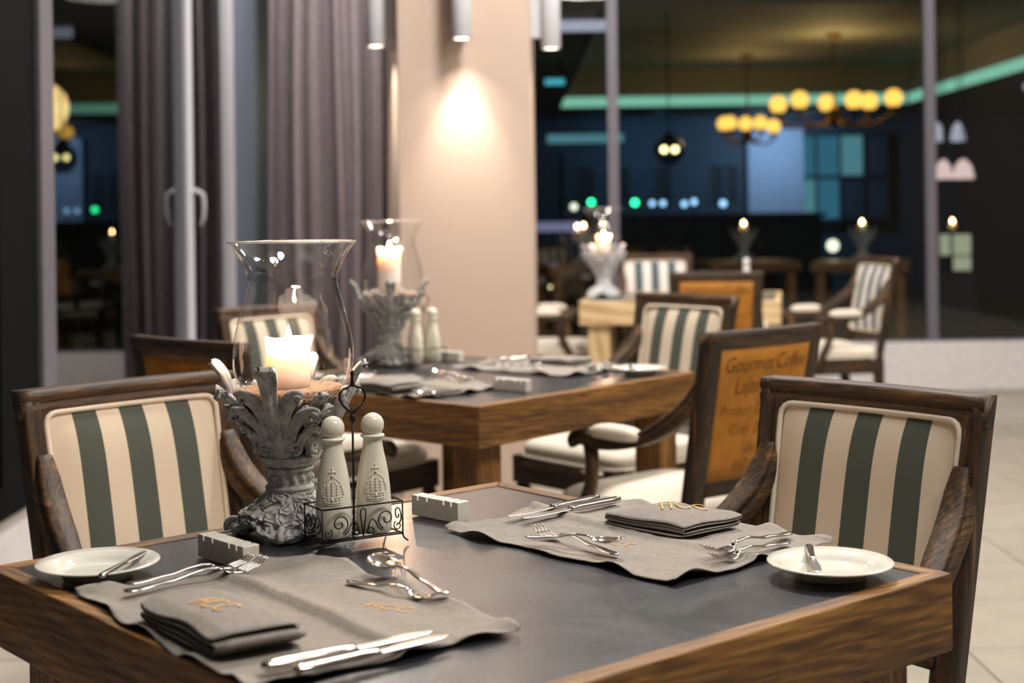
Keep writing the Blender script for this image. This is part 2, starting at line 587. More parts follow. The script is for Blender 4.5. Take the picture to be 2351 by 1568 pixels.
def window(name, frame_mat, along, pos, a0, a1, z0, z1, w0=0.04, w1=0.04, top=0.06, bot=0.05, depth=0.07, panes=1):
    """a fixed light: outer frame stiles and rails, one pane"""
    e = empty(name, (0, 0, 0)); e['kind'] = 'structure'
    def bx(c0, c1, zz0, zz1, d, nm, mt, off=0.0):
        if along == 'x':
            MB().box(((c0 + c1) / 2, pos + off, (zz0 + zz1) / 2), (c1 - c0, d, zz1 - zz0), 0.004 if d > 0.02 else 0).build(nm, mt, e)
        else:
            MB().box((pos - off, (c0 + c1) / 2, (zz0 + zz1) / 2), (d, c1 - c0, zz1 - zz0), 0.004 if d > 0.02 else 0).build(nm, mt, e)
    bx(a0, a0 + w0, z0, z1, depth, 'window_stile', frame_mat)
    bx(a1 - w1, a1, z0, z1, depth, 'window_stile', frame_mat)
    bx(a0 + w0, a1 - w1, z0, z0 + bot, depth, 'window_rail', frame_mat)
    bx(a0 + w0, a1 - w1, z1 - top, z1, depth, 'window_rail', frame_mat)
    # single glazed sheet, one face
    mb = MB()
    if along == 'x':
        mb.add([(a0 + w0, pos, z0 + bot), (a1 - w1, pos, z0 + bot), (a1 - w1, pos, z1 - top), (a0 + w0, pos, z1 - top)], [(0, 1, 2, 3)], False)
    else:
        mb.add([(pos, a0 + w0, z0 + bot), (pos, a1 - w1, z0 + bot), (pos, a1 - w1, z1 - top), (pos, a0 + w0, z1 - top)], [(0, 1, 2, 3)], False)
    mb.build('window_pane', M['window_glass'], e)
    return e
# back glazing: mullions at x = .70 and 2.87
ZT = CEIL
for i, (a, bb) in enumerate(((WL, 0.70), (0.70, 2.875), (2.875, WR))):
    window('window_%d' % (i + 1), M['frame_grey'], 'x', WB + 0.06, a, bb, SILL, ZT, 0.035 if i else 0.05, 0.035 if i < 2 else 0.05, 0.08, 0.012)
# left glazing: a dark sliding door near the camera, then a white casement with its handle, then a wide grey post
window('window_4', M['frame_dark'], 'y', WL - 0.02, 1.0, 4.86, 0.30, ZT, 0.1, 0.36, 0.08, 0.10, 0.10)
MB().box((WL - 0.01, 4.93, (0.30 + ZT) / 2), (0.11, 0.12, ZT - 0.30), 0.006).build('trim_1', M['frame_grey'], kind='structure')
window('window_5', M['frame_grey'], 'y', WL + 0.012, 5.0, 7.06, 0.30, ZT, 0.03, 0.04, 0.08, 0.03, 0.05)
w6 = window('window_6', M['frame_white'], 'y', WL + 0.012, 7.08, 8.25, 0.30, ZT, 0.10, 0.02, 0.08, 0.08, 0.07)
MB().box((WL - 0.01, 8.9, (0.30 + ZT) / 2), (0.09, 1.25, ZT - 0.30), 0.006).build('trim_2', M['frame_alu'], kind='structure')
hd = MB()
hd.box((WL + 0.03, 7.14, 1.30), (0.012, 0.035, 0.16), 0.004)
hd.tube([(WL + 0.03, 7.14, 1.36), (WL + 0.07, 7.14, 1.375), (WL + 0.10, 7.145, 1.355), (WL + 0.105, 7.15, 1.30), (WL + 0.10, 7.155, 1.24), (WL + 0.085, 7.158, 1.20)], [0.011, 0.011, 0.011, 0.010, 0.009, 0.007], 10)
hd.build('window_handle', M['lamp_shell'], w6)

# ceiling light panels (the fittings of the area lights above)
CL = dict(zip([(q[0], q[1]) for q in PANELS], ('right above the nearest table', 'over the aisle right of the middle table', 'over the far right window', 'above the middle table', 'beside the curtain', 'added as frontal fill')))
for (x, y, p, s) in PANELS:
    e = empty('ceiling_light', (x, y, CEIL), 0, 'round flush ceiling light ' + CL[(x, y)], 'ceiling light', 'flush ceiling lights')
    MB().lathe([(s * 0.50, 0.0), (s * 0.53, -0.008), (s * 0.53, -0.03), (s * 0.50, -0.03), (s * 0.495, -0.012)], 40).build('rim', M['white_paint'], e)
    MB().lathe([(0.001, -0.010), (s * 0.49, -0.010)], 40, cap=False).build('diffuser', M['panel_glow'], e)

# ------------------------------------------------------------------ pillar with three wall lamps
PY = 6.30
pe = MB()
pts = [(-0.487, PY), (0.088, PY), (0.112, PY + 0.5), (-0.585, PY + 0.5)]
pe.add([(x, y, 0) for x, y in pts] + [(x, y, CEIL) for x, y in pts], [(0, 1, 5, 4), (1, 2, 6, 5), (2, 3, 7, 6), (3, 0, 4, 7), (4, 5, 6, 7)], False)
pe.build('pillar', M['pillar_paper'], kind='structure', label='square beige papered pillar lit by a downlight', cat=None)
def wall_lamp(x, y, zb, side, label, power):
    e = empty('wall_lamp', (x, y, zb), 0, label, 'wall lamp', 'tube downlights on the pillar')
    MB().lathe([(0.036, 0.004), (0.036, 0.0), (0.042, 0.0), (0.0435, 0.003), (0.0435, 0.40), (0.041, 0.403), (0.001, 0.403)], 32).build('lamp_tube', M['lamp_shell'], e)
    MB().lathe([(0.001, 0.004), (0.036, 0.004)], 28, cap=False).build('lamp_lens', M['lamp_glow'], e)
    if side == 0:
        MB().box((0, 0.077, 0.20), (0.05, 0.075, 0.30), 0.003).build('bracket', M['lamp_shell'], e)
    else:
        MB().box((-side * 0.066, 0.03, 0.20), (0.05, 0.05, 0.30), 0.003).build('bracket', M['lamp_shell'], e)
    for (ang, pw, tilt) in ((100, power * 0.30, 0.0), (58, power * 0.95, 6.0)):     # wide spill and narrow beam of one reflector lamp
        d = bpy.data.lights.new('lamp_spot', 'SPOT')
        d.energy = pw; d.color = (1.0, 0.89, 0.76); d.spot_size = math.radians(ang); d.spot_blend = 1.0; d.shadow_soft_size = 0.02
        o = bpy.data.objects.new('lamp_spot', d); COL.objects.link(o); o.parent = e; o.location = (0, 0, -0.004)
        if side == 0: o.rotation_euler = (R(tilt), 0, 0)
        else: o.rotation_euler = (0, -side * R(tilt), 0)
    return e
wall_lamp(-0.205, PY - 0.115, 1.985, 0, 'white tube downlight on the front of the beige pillar', 48)
wall_lamp(-0.592, PY + 0.12, 1.985, -1, 'white tube downlight on the left side of the pillar beside the curtain', 60)
wall_lamp(0.182, PY + 0.12, 1.965, 1, 'white tube downlight on the right side of the pillar beside the window', 26)

# ------------------------------------------------------------------ curtain
def curtain_fn(x0, x1, y, z0, z1):
    ph = [random.uniform(0, 6) for _ in range(4)]
    def fn(u, v):
        z = z1 + (z0 - z1) * v
        k = u * 2 * PI
        amp = 0.052 + 0.015 * v
        yy = y + amp * (math.sin(k * 8.5 + ph[0] + 0.9 * math.sin(k * 2 + v * 1.2)) + 0.45 * math.sin(k * 14.3 + ph[1] + v) + 0.3 * math.sin(k * 3.1 + ph[2]))
        xx = x0 + (x1 - x0) * u + 0.02 * math.sin(k * 8.5 + ph[3]) + 0.012 * math.sin(v * 5 + k)
        return (xx, yy, z)
    return fn
MB().sheet(curtain_fn(-1.52, -0.80, 9.0, 0.02, 3.44), 220, 16, 0.004).build('curtain', M['curtain_linen'], None, label='long mauve grey linen curtain hanging beside the pillar', cat='curtain')
rod = MB().tube([(-1.58, 9.0, 3.455), (-0.2, 9.0, 3.455)], 0.014, 10)
rod.build('curtain_rail', M['lamp_shell'], None, label='slim metal curtain rail above the mauve curtain', cat='curtain rail')

# ------------------------------------------------------------------ tables
TH = 0.76
def make_table(label, cx, cy, rot, sx, sy, fam, apron=0.10, lip=0.028, legw=0.088, inset=0.012):
    e = empty('dining_table', (cx, cy, 0), rot, label, 'table')
    W = {a: M[fam + '_wood_' + a] for a in 'xyz'}
    hx, hy = sx / 2, sy / 2
    zc = TH - apron / 2
    def mitre(axis, s):
        # board of a picture-frame apron with mitred ends, slightly eased edges
        if axis == 'x':
            P = [(-hx, s * hy), (hx, s * hy), (hx - lip, s * (hy - lip)), (-hx + lip, s * (hy - lip))]
        else:
            P = [(s * hx, -hy), (s * hx, hy), (s * (hx - lip), hy - lip), (s * (hx - lip), -hy + lip)]
        e_ = 0.003
        bm = bmesh.new()
        lo = [bm.verts.new((x, y, TH - apron)) for x, y in P]
        hi = [bm.verts.new((x, y, TH)) for x, y in P]
        for i in range(4):
            j = (i + 1) % 4
            bm.faces.new((lo[i], lo[j], hi[j], hi[i]))
        bm.faces.new(hi); bm.faces.new(list(reversed(lo)))
        bmesh.ops.recalc_face_normals(bm, faces=bm.faces)
        ed = [q for q in bm.edges if abs(q.verts[0].co.z - q.verts[1].co.z) < 1e-6]
        bmesh.ops.bevel(bm, geom=ed, offset=e_, segments=2, profile=0.5, affect='EDGES')
        # a worn, slightly wavy arris
        bmesh.ops.subdivide_edges(bm, edges=[q for q in bm.edges if q.calc_length() > 0.3], cuts=14)
        for v in bm.verts:
            n = noise.noise(Vector((v.co.x * 9, v.co.y * 9, v.co.z * 9 + cx)))
            if axis == 'x': v.co.y += s * n * 0.0012
            else: v.co.x += s * n * 0.0012
        bm.verts.index_update()
        mb = MB(); mb.add([v.co for v in bm.verts], [[v.index for v in f.verts] for f in bm.faces], False)
        bm.free()
        return mb
    for s in (-1, 1):
        mitre('x', s).build('apron_board', W['x'], e)
        mitre('y', s).build('apron_board', W['y'], e)
    MB().box((0, 0, TH - 0.014), (sx - 2 * lip + 0.001, sy - 2 * lip + 0.001, 0.024), 0.0015).build('slate_top', M['slate'], e, label='dark slate inlay')
    for s in (-1, 1):
        for t in (-1, 1):
            MB().box((s * (hx - inset - legw / 2 - lip), t * (hy - inset - legw / 2 - lip), (TH - 0.03) / 2), (legw, legw, TH - 0.03), 0.004).build('leg', W['z'], e)
    return e
T1 = (-0.079, 1.902, R(40.45))
T2 = (-0.138, 4.215, R(49.3))
T3 = (0.985, 8.30, R(-11))
make_table('nearest square dining table with slate top and honey oak frame', T1[0], T1[1], T1[2], 0.90, 0.90, 'table')
make_table('square slate topped oak table in the middle, beside the beige pillar', T2[0], T2[1], T2[2], 0.95, 0.95, 'table', 0.105)
make_table('far pale wood table with the white candle stand by the window', T3[0], T3[1], T3[2], 1.08, 1.0, 'pale', 0.13, 0.03, 0.12)

# ------------------------------------------------------------------ text
_dg = None
def text_mesh(s, size, shear=0.0, offset=0.0, spacing=1.0):
    cu = bpy.data.curves.new('lettering', 'FONT')
    cu.body = s; cu.size = size; cu.shear = shear; cu.align_x = 'CENTER'; cu.offset = offset
    cu.space_character = spacing
    cu.resolution_u = 3
    o = bpy.data.objects.new('lettering', cu)
    COL.objects.link(o)
    dg = bpy.context.evaluated_depsgraph_get()
    me = o.evaluated_get(dg).to_mesh()
    vs = [tuple(v.co) for v in me.vertices]
    fs = [tuple(p.vertices) for p in me.polygons]
    o.evaluated_get(dg).to_mesh_clear()
    bpy.data.objects.remove(o); bpy.data.curves.remove(cu)
    return vs, fs

# ------------------------------------------------------------------ chairs
CT = 0.93      # top of the back
def yb(z):     # rake of the back
    return -0.235 - max(0.0, z - 0.42) * 0.20
def bow(x):
    return -0.022 * (1 - (x / 0.235) ** 2)
def half(z):   # half width of the back at height z
    return 0.208 + 0.012 * (z - 0.45) / 0.48
def BK(x, z, d):
    """point on the back: x across, z up, d forward of the middle surface"""
    return (x, yb(z) + bow(x) + d, z)
SW = 0.052     # stile width
def lin(a, b, n):
    return [a + (b - a) * i / n for i in range(n + 1)]
def make_chair(label, lines, cool=False, group='striped armchairs'):
    e = empty('armchair', (0, 0, 0), 0, label, 'chair', group)
    wx, wy, wz = M['chair_wood_x'], M['chair_wood_y'], M['chair_wood_z']
    # moulded section across a frame member, a from outer (0) to inner (1) edge, d front/back
    prof = [(0.0, -0.019), (0.0, 0.014), (0.06, 0.019), (0.34, 0.020), (0.42, 0.015), (0.50, 0.014), (0.56, 0.018), (0.86, 0.013), (1.0, 0.008), (1.0, -0.012), (0.80, -0.017), (0.45, -0.019)]
    for s in (-1, 1):
        mb = MB()
        fr = []
        for z in lin(0.40, CT - 0.002, 14):
            fr.append(lambda a, d, z=z: BK(s * (half(z) - a * SW), z, d))
        mb.sweep(fr, prof, True)
        mb.build('stile', wz, e)
        # rear leg, splayed
        mb = MB()
        fr = []
        for z, y, wd in ((0.41, -0.235, 0.024), (0.30, -0.238, 0.022), (0.15, -0.262, 0.019), (0.0, -0.305, 0.016)):
            fr.append(lambda a, d, z=z, y=y, wd=wd: (s * 0.200 + a * wd, y + d * wd, z))
        mb.sweep(fr, [(-1, -0.8), (-0.8, -1), (0.8, -1), (1, -0.8), (1, 0.8), (0.8, 1), (-0.8, 1), (-1, 0.8)])
        mb.build('rear_leg', wz, e)
        # front leg: square block, turned shaft
        mb = MB()
        mb.box((s * 0.212, 0.212, 0.385), (0.05, 0.05, 0.09), 0.004)
        mb.lathe([(0.012, 0.0), (0.017, 0.004), (0.019, 0.02), (0.014, 0.04), (0.020, 0.055), (0.016, 0.065), (0.017, 0.10), (0.021, 0.20), (0.024, 0.28), (0.018, 0.30), (0.026, 0.312), (0.026, 0.325), (0.020, 0.335), (0.022, 0.342)], 20, (s * 0.212, 0.212, 0))
        mb.build('front_leg', wz, e)
        # side seat rail
        MB().box((s * 0.218, -0.01, 0.375), (0.030, 0.42, 0.065), 0.005).build('seat_rail', wy, e)
        # arm: sweeps down and forward out of the stile, runs level, ends in a scroll
        zs = 0.815
        path = [(s * 0.190, yb(zs) + 0.004, zs), (s * 0.192, yb(zs) + 0.022, 0.778), (s * 0.198, yb(zs) + 0.052, 0.735), (s * 0.210, -0.205, 0.690), (s * 0.226, -0.140, 0.652), (s * 0.238, -0.06, 0.630), (s * 0.245, 0.02, 0.625), (s * 0.247, 0.07, 0.632), (s * 0.246, 0.102, 0.628), (s * 0.245, 0.117, 0.615), (s * 0.244, 0.113, 0.602)]
        rr = [0.016, 0.022, 0.025, 0.024, 0.021, 0.020, 0.021, 0.022, 0.022, 0.019, 0.012]
        pp, r2 = [], []
        for i in range(len(path) - 1):
            for k in range(3):
                t = k / 3
                p0 = Vector(path[max(i - 1, 0)]); p1 = Vector(path[i]); p2 = Vector(path[i + 1]); p3 = Vector(path[min(i + 2, len(path) - 1)])
                pp.append(0.5 * (2 * p1 + (p2 - p0) * t + (2 * p0 - 5 * p1 + 4 * p2 - p3) * t * t + (3 * p1 - p0 - 3 * p2 + p3) * t ** 3))
                r2.append(rr[i] + (rr[i + 1] - rr[i]) * t)
        pp.append(Vector(path[-1])); r2.append(rr[-1])
        arm = MB()
        mprof = [(-1, -0.7), (-0.8, -1), (0.8, -1), (1, -0.7), (1, 0.1), (0.75, 0.3), (0.75, 0.45), (0.95, 0.6), (0.7, 0.95), (-0.7, 0.95), (-0.95, 0.6), (-0.75, 0.45), (-0.75, 0.3), (-1, 0.1)]
        fr = []
        for i, p in enumerate(pp):
            a = pp[max(i - 1, 0)]; b = pp[min(i + 1, len(pp) - 1)]
            t = (b - a).normalized()
            side = Vector((1, 0, 0)); side = (side - t * side.dot(t)).normalized()
            upv = side.cross(t)
            if upv.z < -0.9: upv = -upv
            fr.append(lambda a_, d_, p=p, side=side, upv=upv, q=r2[i]: tuple(p + side * a_ * q + upv * d_ * q * 0.9))
        arm.sweep(fr, mprof, True)
        am = arm.build('arm', wy, e)
        # arm support, curving down to the seat rail
        sp = [(s * 0.244, 0.055, 0.615), (s * 0.246, 0.045, 0.57), (s * 0.242, 0.055, 0.51), (s * 0.236, 0.085, 0.45), (s * 0.232, 0.105, 0.40), (s * 0.226, 0.105, 0.36)]
        MB().tube(sp, [0.019, 0.018, 0.017, 0.018, 0.020, 0.020], 8, flat=(1.0, 1.15)).build('arm_support', wz, e)
        # arm pad
        pad = MB()
        def pf(u, v):
            a = 2 * PI * v
            k = -1 + 2 * u
            env = (max(0.0, 1 - abs(k) ** 3.2)) ** 0.5
            ca, sa = math.cos(a), math.sin(a)
            zz = 0.030 * env * (abs(sa) ** 0.7) * (1 if sa > 0 else -0.35)
            return (s * 0.240 + 0.031 * env * (abs(ca) ** 0.7) * (1 if ca > 0 else -1), -0.040 + 0.095 * k, 0.645 + zz)
        pad.sheet(pf, 16, 20)
        pad.build('arm_pad', M['cream_fabric'], e)
    # top rail, lower rail of the back
    for nm, z0, z1 in (('top_rail', CT, CT - 0.050), ('lower_rail', 0.505, 0.55)):
        fr = []
        hw = half(z0)
        for x in lin(-hw, hw, 18):
            if nm == 'top_rail':
                f = abs(x) / hw
                fr.append(lambda a, d, x=x: BK(x, z0 - a * (z1 - z0) * -1, d * 1.03))
            else:
                fr.append(lambda a, d, x=x * 0.8: BK(x, z0 + a * (z1 - z0), d * 0.97))
        pr = prof if nm == 'top_rail' else prof
        MB().sweep(fr, pr, True).build(nm, wx, e)
    MB().box((0, -0.222, 0.375), (0.40, 0.030, 0.065), 0.005).build('seat_rail', wx, e)
    MB().box((0, 0.222, 0.375), (0.38, 0.030, 0.065), 0.005).build('seat_rail', wx, e)
    # seat cushion with piping
    def seat(u, v):
        a = 2 * PI * u
        ph = -PI / 2 + PI * v
        cs, sn = math.cos(a), math.sin(a)
        q = lambda t, p: (abs(t) ** p) * (1 if t >= 0 else -1)
        rad = abs(math.cos(ph)) ** 0.35
        return (0.235 * q(cs, 0.28) * rad, -0.005 + 0.232 * q(sn, 0.28) * rad, 0.445 + (0.045 if ph > 0 else 0.04) * q(math.sin(ph), 0.8))
    sc = MB().sheet(seat, 56, 20).build('seat_cushion', M['cream_fabric'], e)
    pts = []
    for i in range(56):
        a = 2 * PI * i / 56
        q = lambda t, p: (abs(t) ** p) * (1 if t >= 0 else -1)
        pts.append((0.237 * q(math.cos(a), 0.28), -0.005 + 0.234 * q(math.sin(a), 0.28), 0.428))
    MB().tube(pts, 0.004, 6, True).build('piping', M['cream_fabric'], sc)
    # front pad of the back: stuffed, striped, with a piped border
    zb0, zb1 = 0.545, CT - 0.042
    def inner(z): return half(z) - SW + 0.010
    def rc(u, v):
        # map unit square to rounded rectangle (x, z)
        z = zb0 + (zb1 - zb0) * v
        hw = inner(z)
        x = -hw + 2 * hw * u
        r = 0.022
        for zc_, sg in ((zb1 - r, 1), (zb0 + r, -1)):
            if (z - zc_) * sg > 0:
                dz = min(r, abs(z - zc_))
                lim = hw - r + math.sqrt(max(0, r * r - dz * dz))
                x = x * lim / hw
        return x, z
    def padf(u, v):
        v = 0.5 - 0.5 * math.cos(PI * v)
        x, z = rc(u, v)
        m_ = min(u, 1 - u, ) * 2
        n_ = min(v, 1 - v) * 2
        b_ = (1 - (1 - m_) ** 4) * (1 - (1 - n_) ** 4)
        return BK(x, z, 0.010 + 0.024 * b_)
    bp = MB().sheet(padf, 36, 40).build('back_cushion', M['stripe_fabric_cool' if cool else 'stripe_fabric'], e)
    edge = []
    K = 24
    for i in range(K): edge.append(rc(i / K, 0))
    cz = lambda t: 0.5 - 0.5 * math.cos(PI * t)
    for i in range(K): edge.append(rc(1, cz(i / K)))
    for i in range(K): edge.append(rc(1 - i / K, 1))
    for i in range(K): edge.append(rc(0, cz(1 - i / K)))
    MB().tube([BK(x, z, 0.0145) for x, z in edge], 0.0052, 6, True).build('piping', M['cream_fabric'], bp)
    # printed board on the back
    def bf(u, v):
        z = 0.535 + (CT - 0.04 - 0.535) * v
        hw = half(z) - SW + 0.012
        return BK(-hw + 2 * hw * (1 - u), z, -0.008)
    bb = MB().sheet(bf, 18, 6, 0.006).build('back_board', M['mustard_board'], e, label='mustard back board with printed lettering')
    if lines:
        mb = MB()
        for (txt, size, zc_, xo) in lines:
            vs, fs = text_mesh(txt, size, 0.20, -0.0007)
            pv = []
            for x, y, _ in vs:
                X = x + xo
                Z = zc_ + y * 1.25
                pv.append(BK(X, Z, -0.0154))
            mb.add(pv, fs, False)
        mb.build('printed_lettering', M['print_ink'], bb, kind='stuff')
    return e
L1 = [('Gourmet Coffee', 0.046, 0.825, 0.0), ('Lajas  Estate', 0.046, 0.768, 0.0), ('Product Of Nicaragua', 0.034, 0.712, 0.0),
      ('Crop  2005-2006', 0.032, 0.662, 0.0), ('Lbs.  167', 0.032, 0.613, 0.0), ('017/134/201', 0.034, 0.566, 0.0)]
L2 = [('Lajas Mino', 0.046, 0.825, 0.03), ('Gourmet Coffee', 0.036, 0.768, 0.0), ('Product Of Nicaragua', 0.033, 0.712, 0.0),
      ('Crop  2005-2006', 0.032, 0.662, 0.0), ('017/134/201', 0.034, 0.60, 0.0)]
proto = make_chair('', L1)
proto_b = make_chair('', L2)
def face(dx, dy):
    return math.atan2(dy, dx) - PI / 2
def chair(src, label, x, y, fx, fy, sc=1.0, group='striped armchairs', cool=False):
    """x, y: middle of the top of the back; fx, fy: direction the chair faces"""
    l = math.hypot(fx, fy); fx /= l; fy /= l
    o = copy_tree(src)
    o.location = (x + fx * 0.345 * sc, y + fy * 0.345 * sc, 0)
    o.rotation_euler = (0, 0, face(fx, fy))
    o.scale = (sc, sc, sc)
    tag(o, label, 'chair', group)
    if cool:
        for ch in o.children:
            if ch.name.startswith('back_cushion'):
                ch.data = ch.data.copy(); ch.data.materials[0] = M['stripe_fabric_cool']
    return o
chair(proto, 'armchair with green striped back at the left of the nearest table', -0.715, 2.68, 0.719, -0.695)
chair(proto, 'armchair with green striped back at the right of the nearest table', 0.607, 2.45, -0.745, -0.667)
chair(proto, 'armchair turned away with mustard Gourmet Coffee board facing the viewer', 0.645, 3.72, -0.643, 0.766)
chair(proto_b, 'armchair turned away with Lajas lettering, behind the candle and left striped chair', -0.815, 3.60, 0.656, 0.755)
chair(proto, 'armchair partly seen through the big candle glass, before the curtain', -0.845, 4.98, 0.758, -0.652)
chair(proto, 'striped armchair on the far right side of the middle table', 0.60, 5.00, -0.766, -0.643, 1.02)
chair(proto, 'armchair turned away with mustard board in front of the pale table', 0.975, 6.95, 0.05, 1, 1.02)
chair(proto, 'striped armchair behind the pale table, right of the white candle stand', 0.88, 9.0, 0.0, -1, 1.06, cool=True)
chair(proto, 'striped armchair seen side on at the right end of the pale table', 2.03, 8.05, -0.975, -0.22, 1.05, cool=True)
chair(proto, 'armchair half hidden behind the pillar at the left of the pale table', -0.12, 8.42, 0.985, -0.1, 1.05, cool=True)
# ------------------------------------------------------------------ candle stands, glasses, candles
CUP = [(0.036, 0.122), (0.043, 0.136), (0.054, 0.154), (0.067, 0.175), (0.077, 0.196), (0.084, 0.214), (0.088, 0.232), (0.091, 0.248), (0.094, 0.262), (0.096, 0.275)]
def cup_r(z):
    for (r0, z0), (r1, z1) in zip(CUP, CUP[1:]):
        if z <= z1:
            return r0 + (r1 - r0) * (z - z0) / (z1 - z0)
    return CUP[-1][0]
def catmull(tab, t):
    n = len(tab) - 1
    k = min(int(t * n), n - 1); q = t * n - k
    p0, p1, p2, p3 = tab[max(k - 1, 0)], tab[k], tab[k + 1], tab[min(k + 2, n)]
    return [0.5 * (2 * b_ + (c_ - a_) * q + (2 * a_ - 5 * b_ + 4 * c_ - d_) * q * q + (3 * b_ - a_ - 3 * c_ + d_) * q ** 3) for a_, b_, c_, d_ in zip(p0, p1, p2, p3)]
def blade(mb, phi, path, grooves=2, th=0.006, nu=26, nv=12, rise=0.004):
    """one lobe of an acanthus leaf lying on the cup: path of (x, z, out, halfwidth)"""
    def fn(u, v):
        x, z, out, wd = catmull(path, u)
        x2, z2, _, _ = catmull(path, min(1, u + 0.02)); x1, z1, _, _ = catmull(path, max(0, u - 0.02))
        tx, tz = x2 - x1, z2 - z1
        l = math.hypot(tx, tz) or 1
        nx_, nz_ = -tz / l, tx / l
        end = math.sqrt(max(0.0, 1 - max(0.0, (u - 0.80) / 0.20) ** 2)) * 0.80 + 0.20
        q = 2 * v - 1
        o = q * wd * end
        zz = z + nz_ * o; xx = x + nx_ * o
        fade = min(1.0, (1 - u) / 0.22)
        rel = rise * (1 - q * q) * (0.45 + 0.55 * fade) + (0.0016 * math.cos(q * PI * grooves) * min(1, u * 4) + 0.0025 * (abs(q) ** 3) * u) * fade
        r = cup_r(max(0.122, min(zz, 0.274))) + out + rel
        a = phi + xx / max(0.03, cup_r(max(0.122, min(z, 0.274))))
        rr_ = r - 0.5 * (1 - math.sqrt(max(0.0, 1 - max(0.0, (u - 0.9) / 0.1) ** 2))) * 0.006
        return (rr_ * math.cos(a), rr_ * math.sin(a), zz - 0.25 * out * max(0, u - 0.6))
    mb.sheet(fn, nu, nv, th)
def leaf_mesh(phi, k=1.0, top=1.0):
    mb = MB()
    Z = lambda z: 0.124 + (z - 0.124) * top
    blade(mb, phi, [(0, 0.122, 0.004, 0.009), (0, Z(0.150), 0.005, 0.0085), (0, Z(0.185), 0.006, 0.0100), (0, Z(0.220), 0.006, 0.0105), (0, Z(0.245), 0.010, 0.0125), (0, Z(0.262), 0.019, 0.0125), (0, Z(0.267), 0.026, 0.010)], 2, 0.008, 30, 12, 0.005)
    for s in (-1, 1):
        blade(mb, phi, [(s * 0.007 * k, 0.122, 0.002, 0.006), (s * 0.010 * k, Z(0.152), 0.003, 0.0070), (s * 0.014 * k, Z(0.184), 0.004, 0.0085), (s * 0.022 * k, Z(0.210), 0.007, 0.0115), (s * 0.033 * k, Z(0.225), 0.015, 0.0115), (s * 0.041 * k, Z(0.222), 0.020, 0.008)], 3)
        blade(mb, phi, [(s * 0.013 * k, 0.123, 0.001, 0.005), (s * 0.017 * k, Z(0.146), 0.002, 0.0065), (s * 0.025 * k, Z(0.170), 0.003, 0.0085), (s * 0.038 * k, Z(0.190), 0.007, 0.0105), (s * 0.050 * k, Z(0.198), 0.015, 0.0100), (s * 0.057 * k, Z(0.191), 0.019, 0.0065)], 3)
        blade(mb, phi, [(s * 0.020 * k, 0.124, 0.000, 0.0035), (s * 0.026 * k, Z(0.138), 0.001, 0.0055), (s * 0.037 * k, Z(0.155), 0.003, 0.0075), (s * 0.049 * k, Z(0.166), 0.008, 0.0075), (s * 0.056 * k, Z(0.160), 0.012, 0.0045)], 2)
    return mb

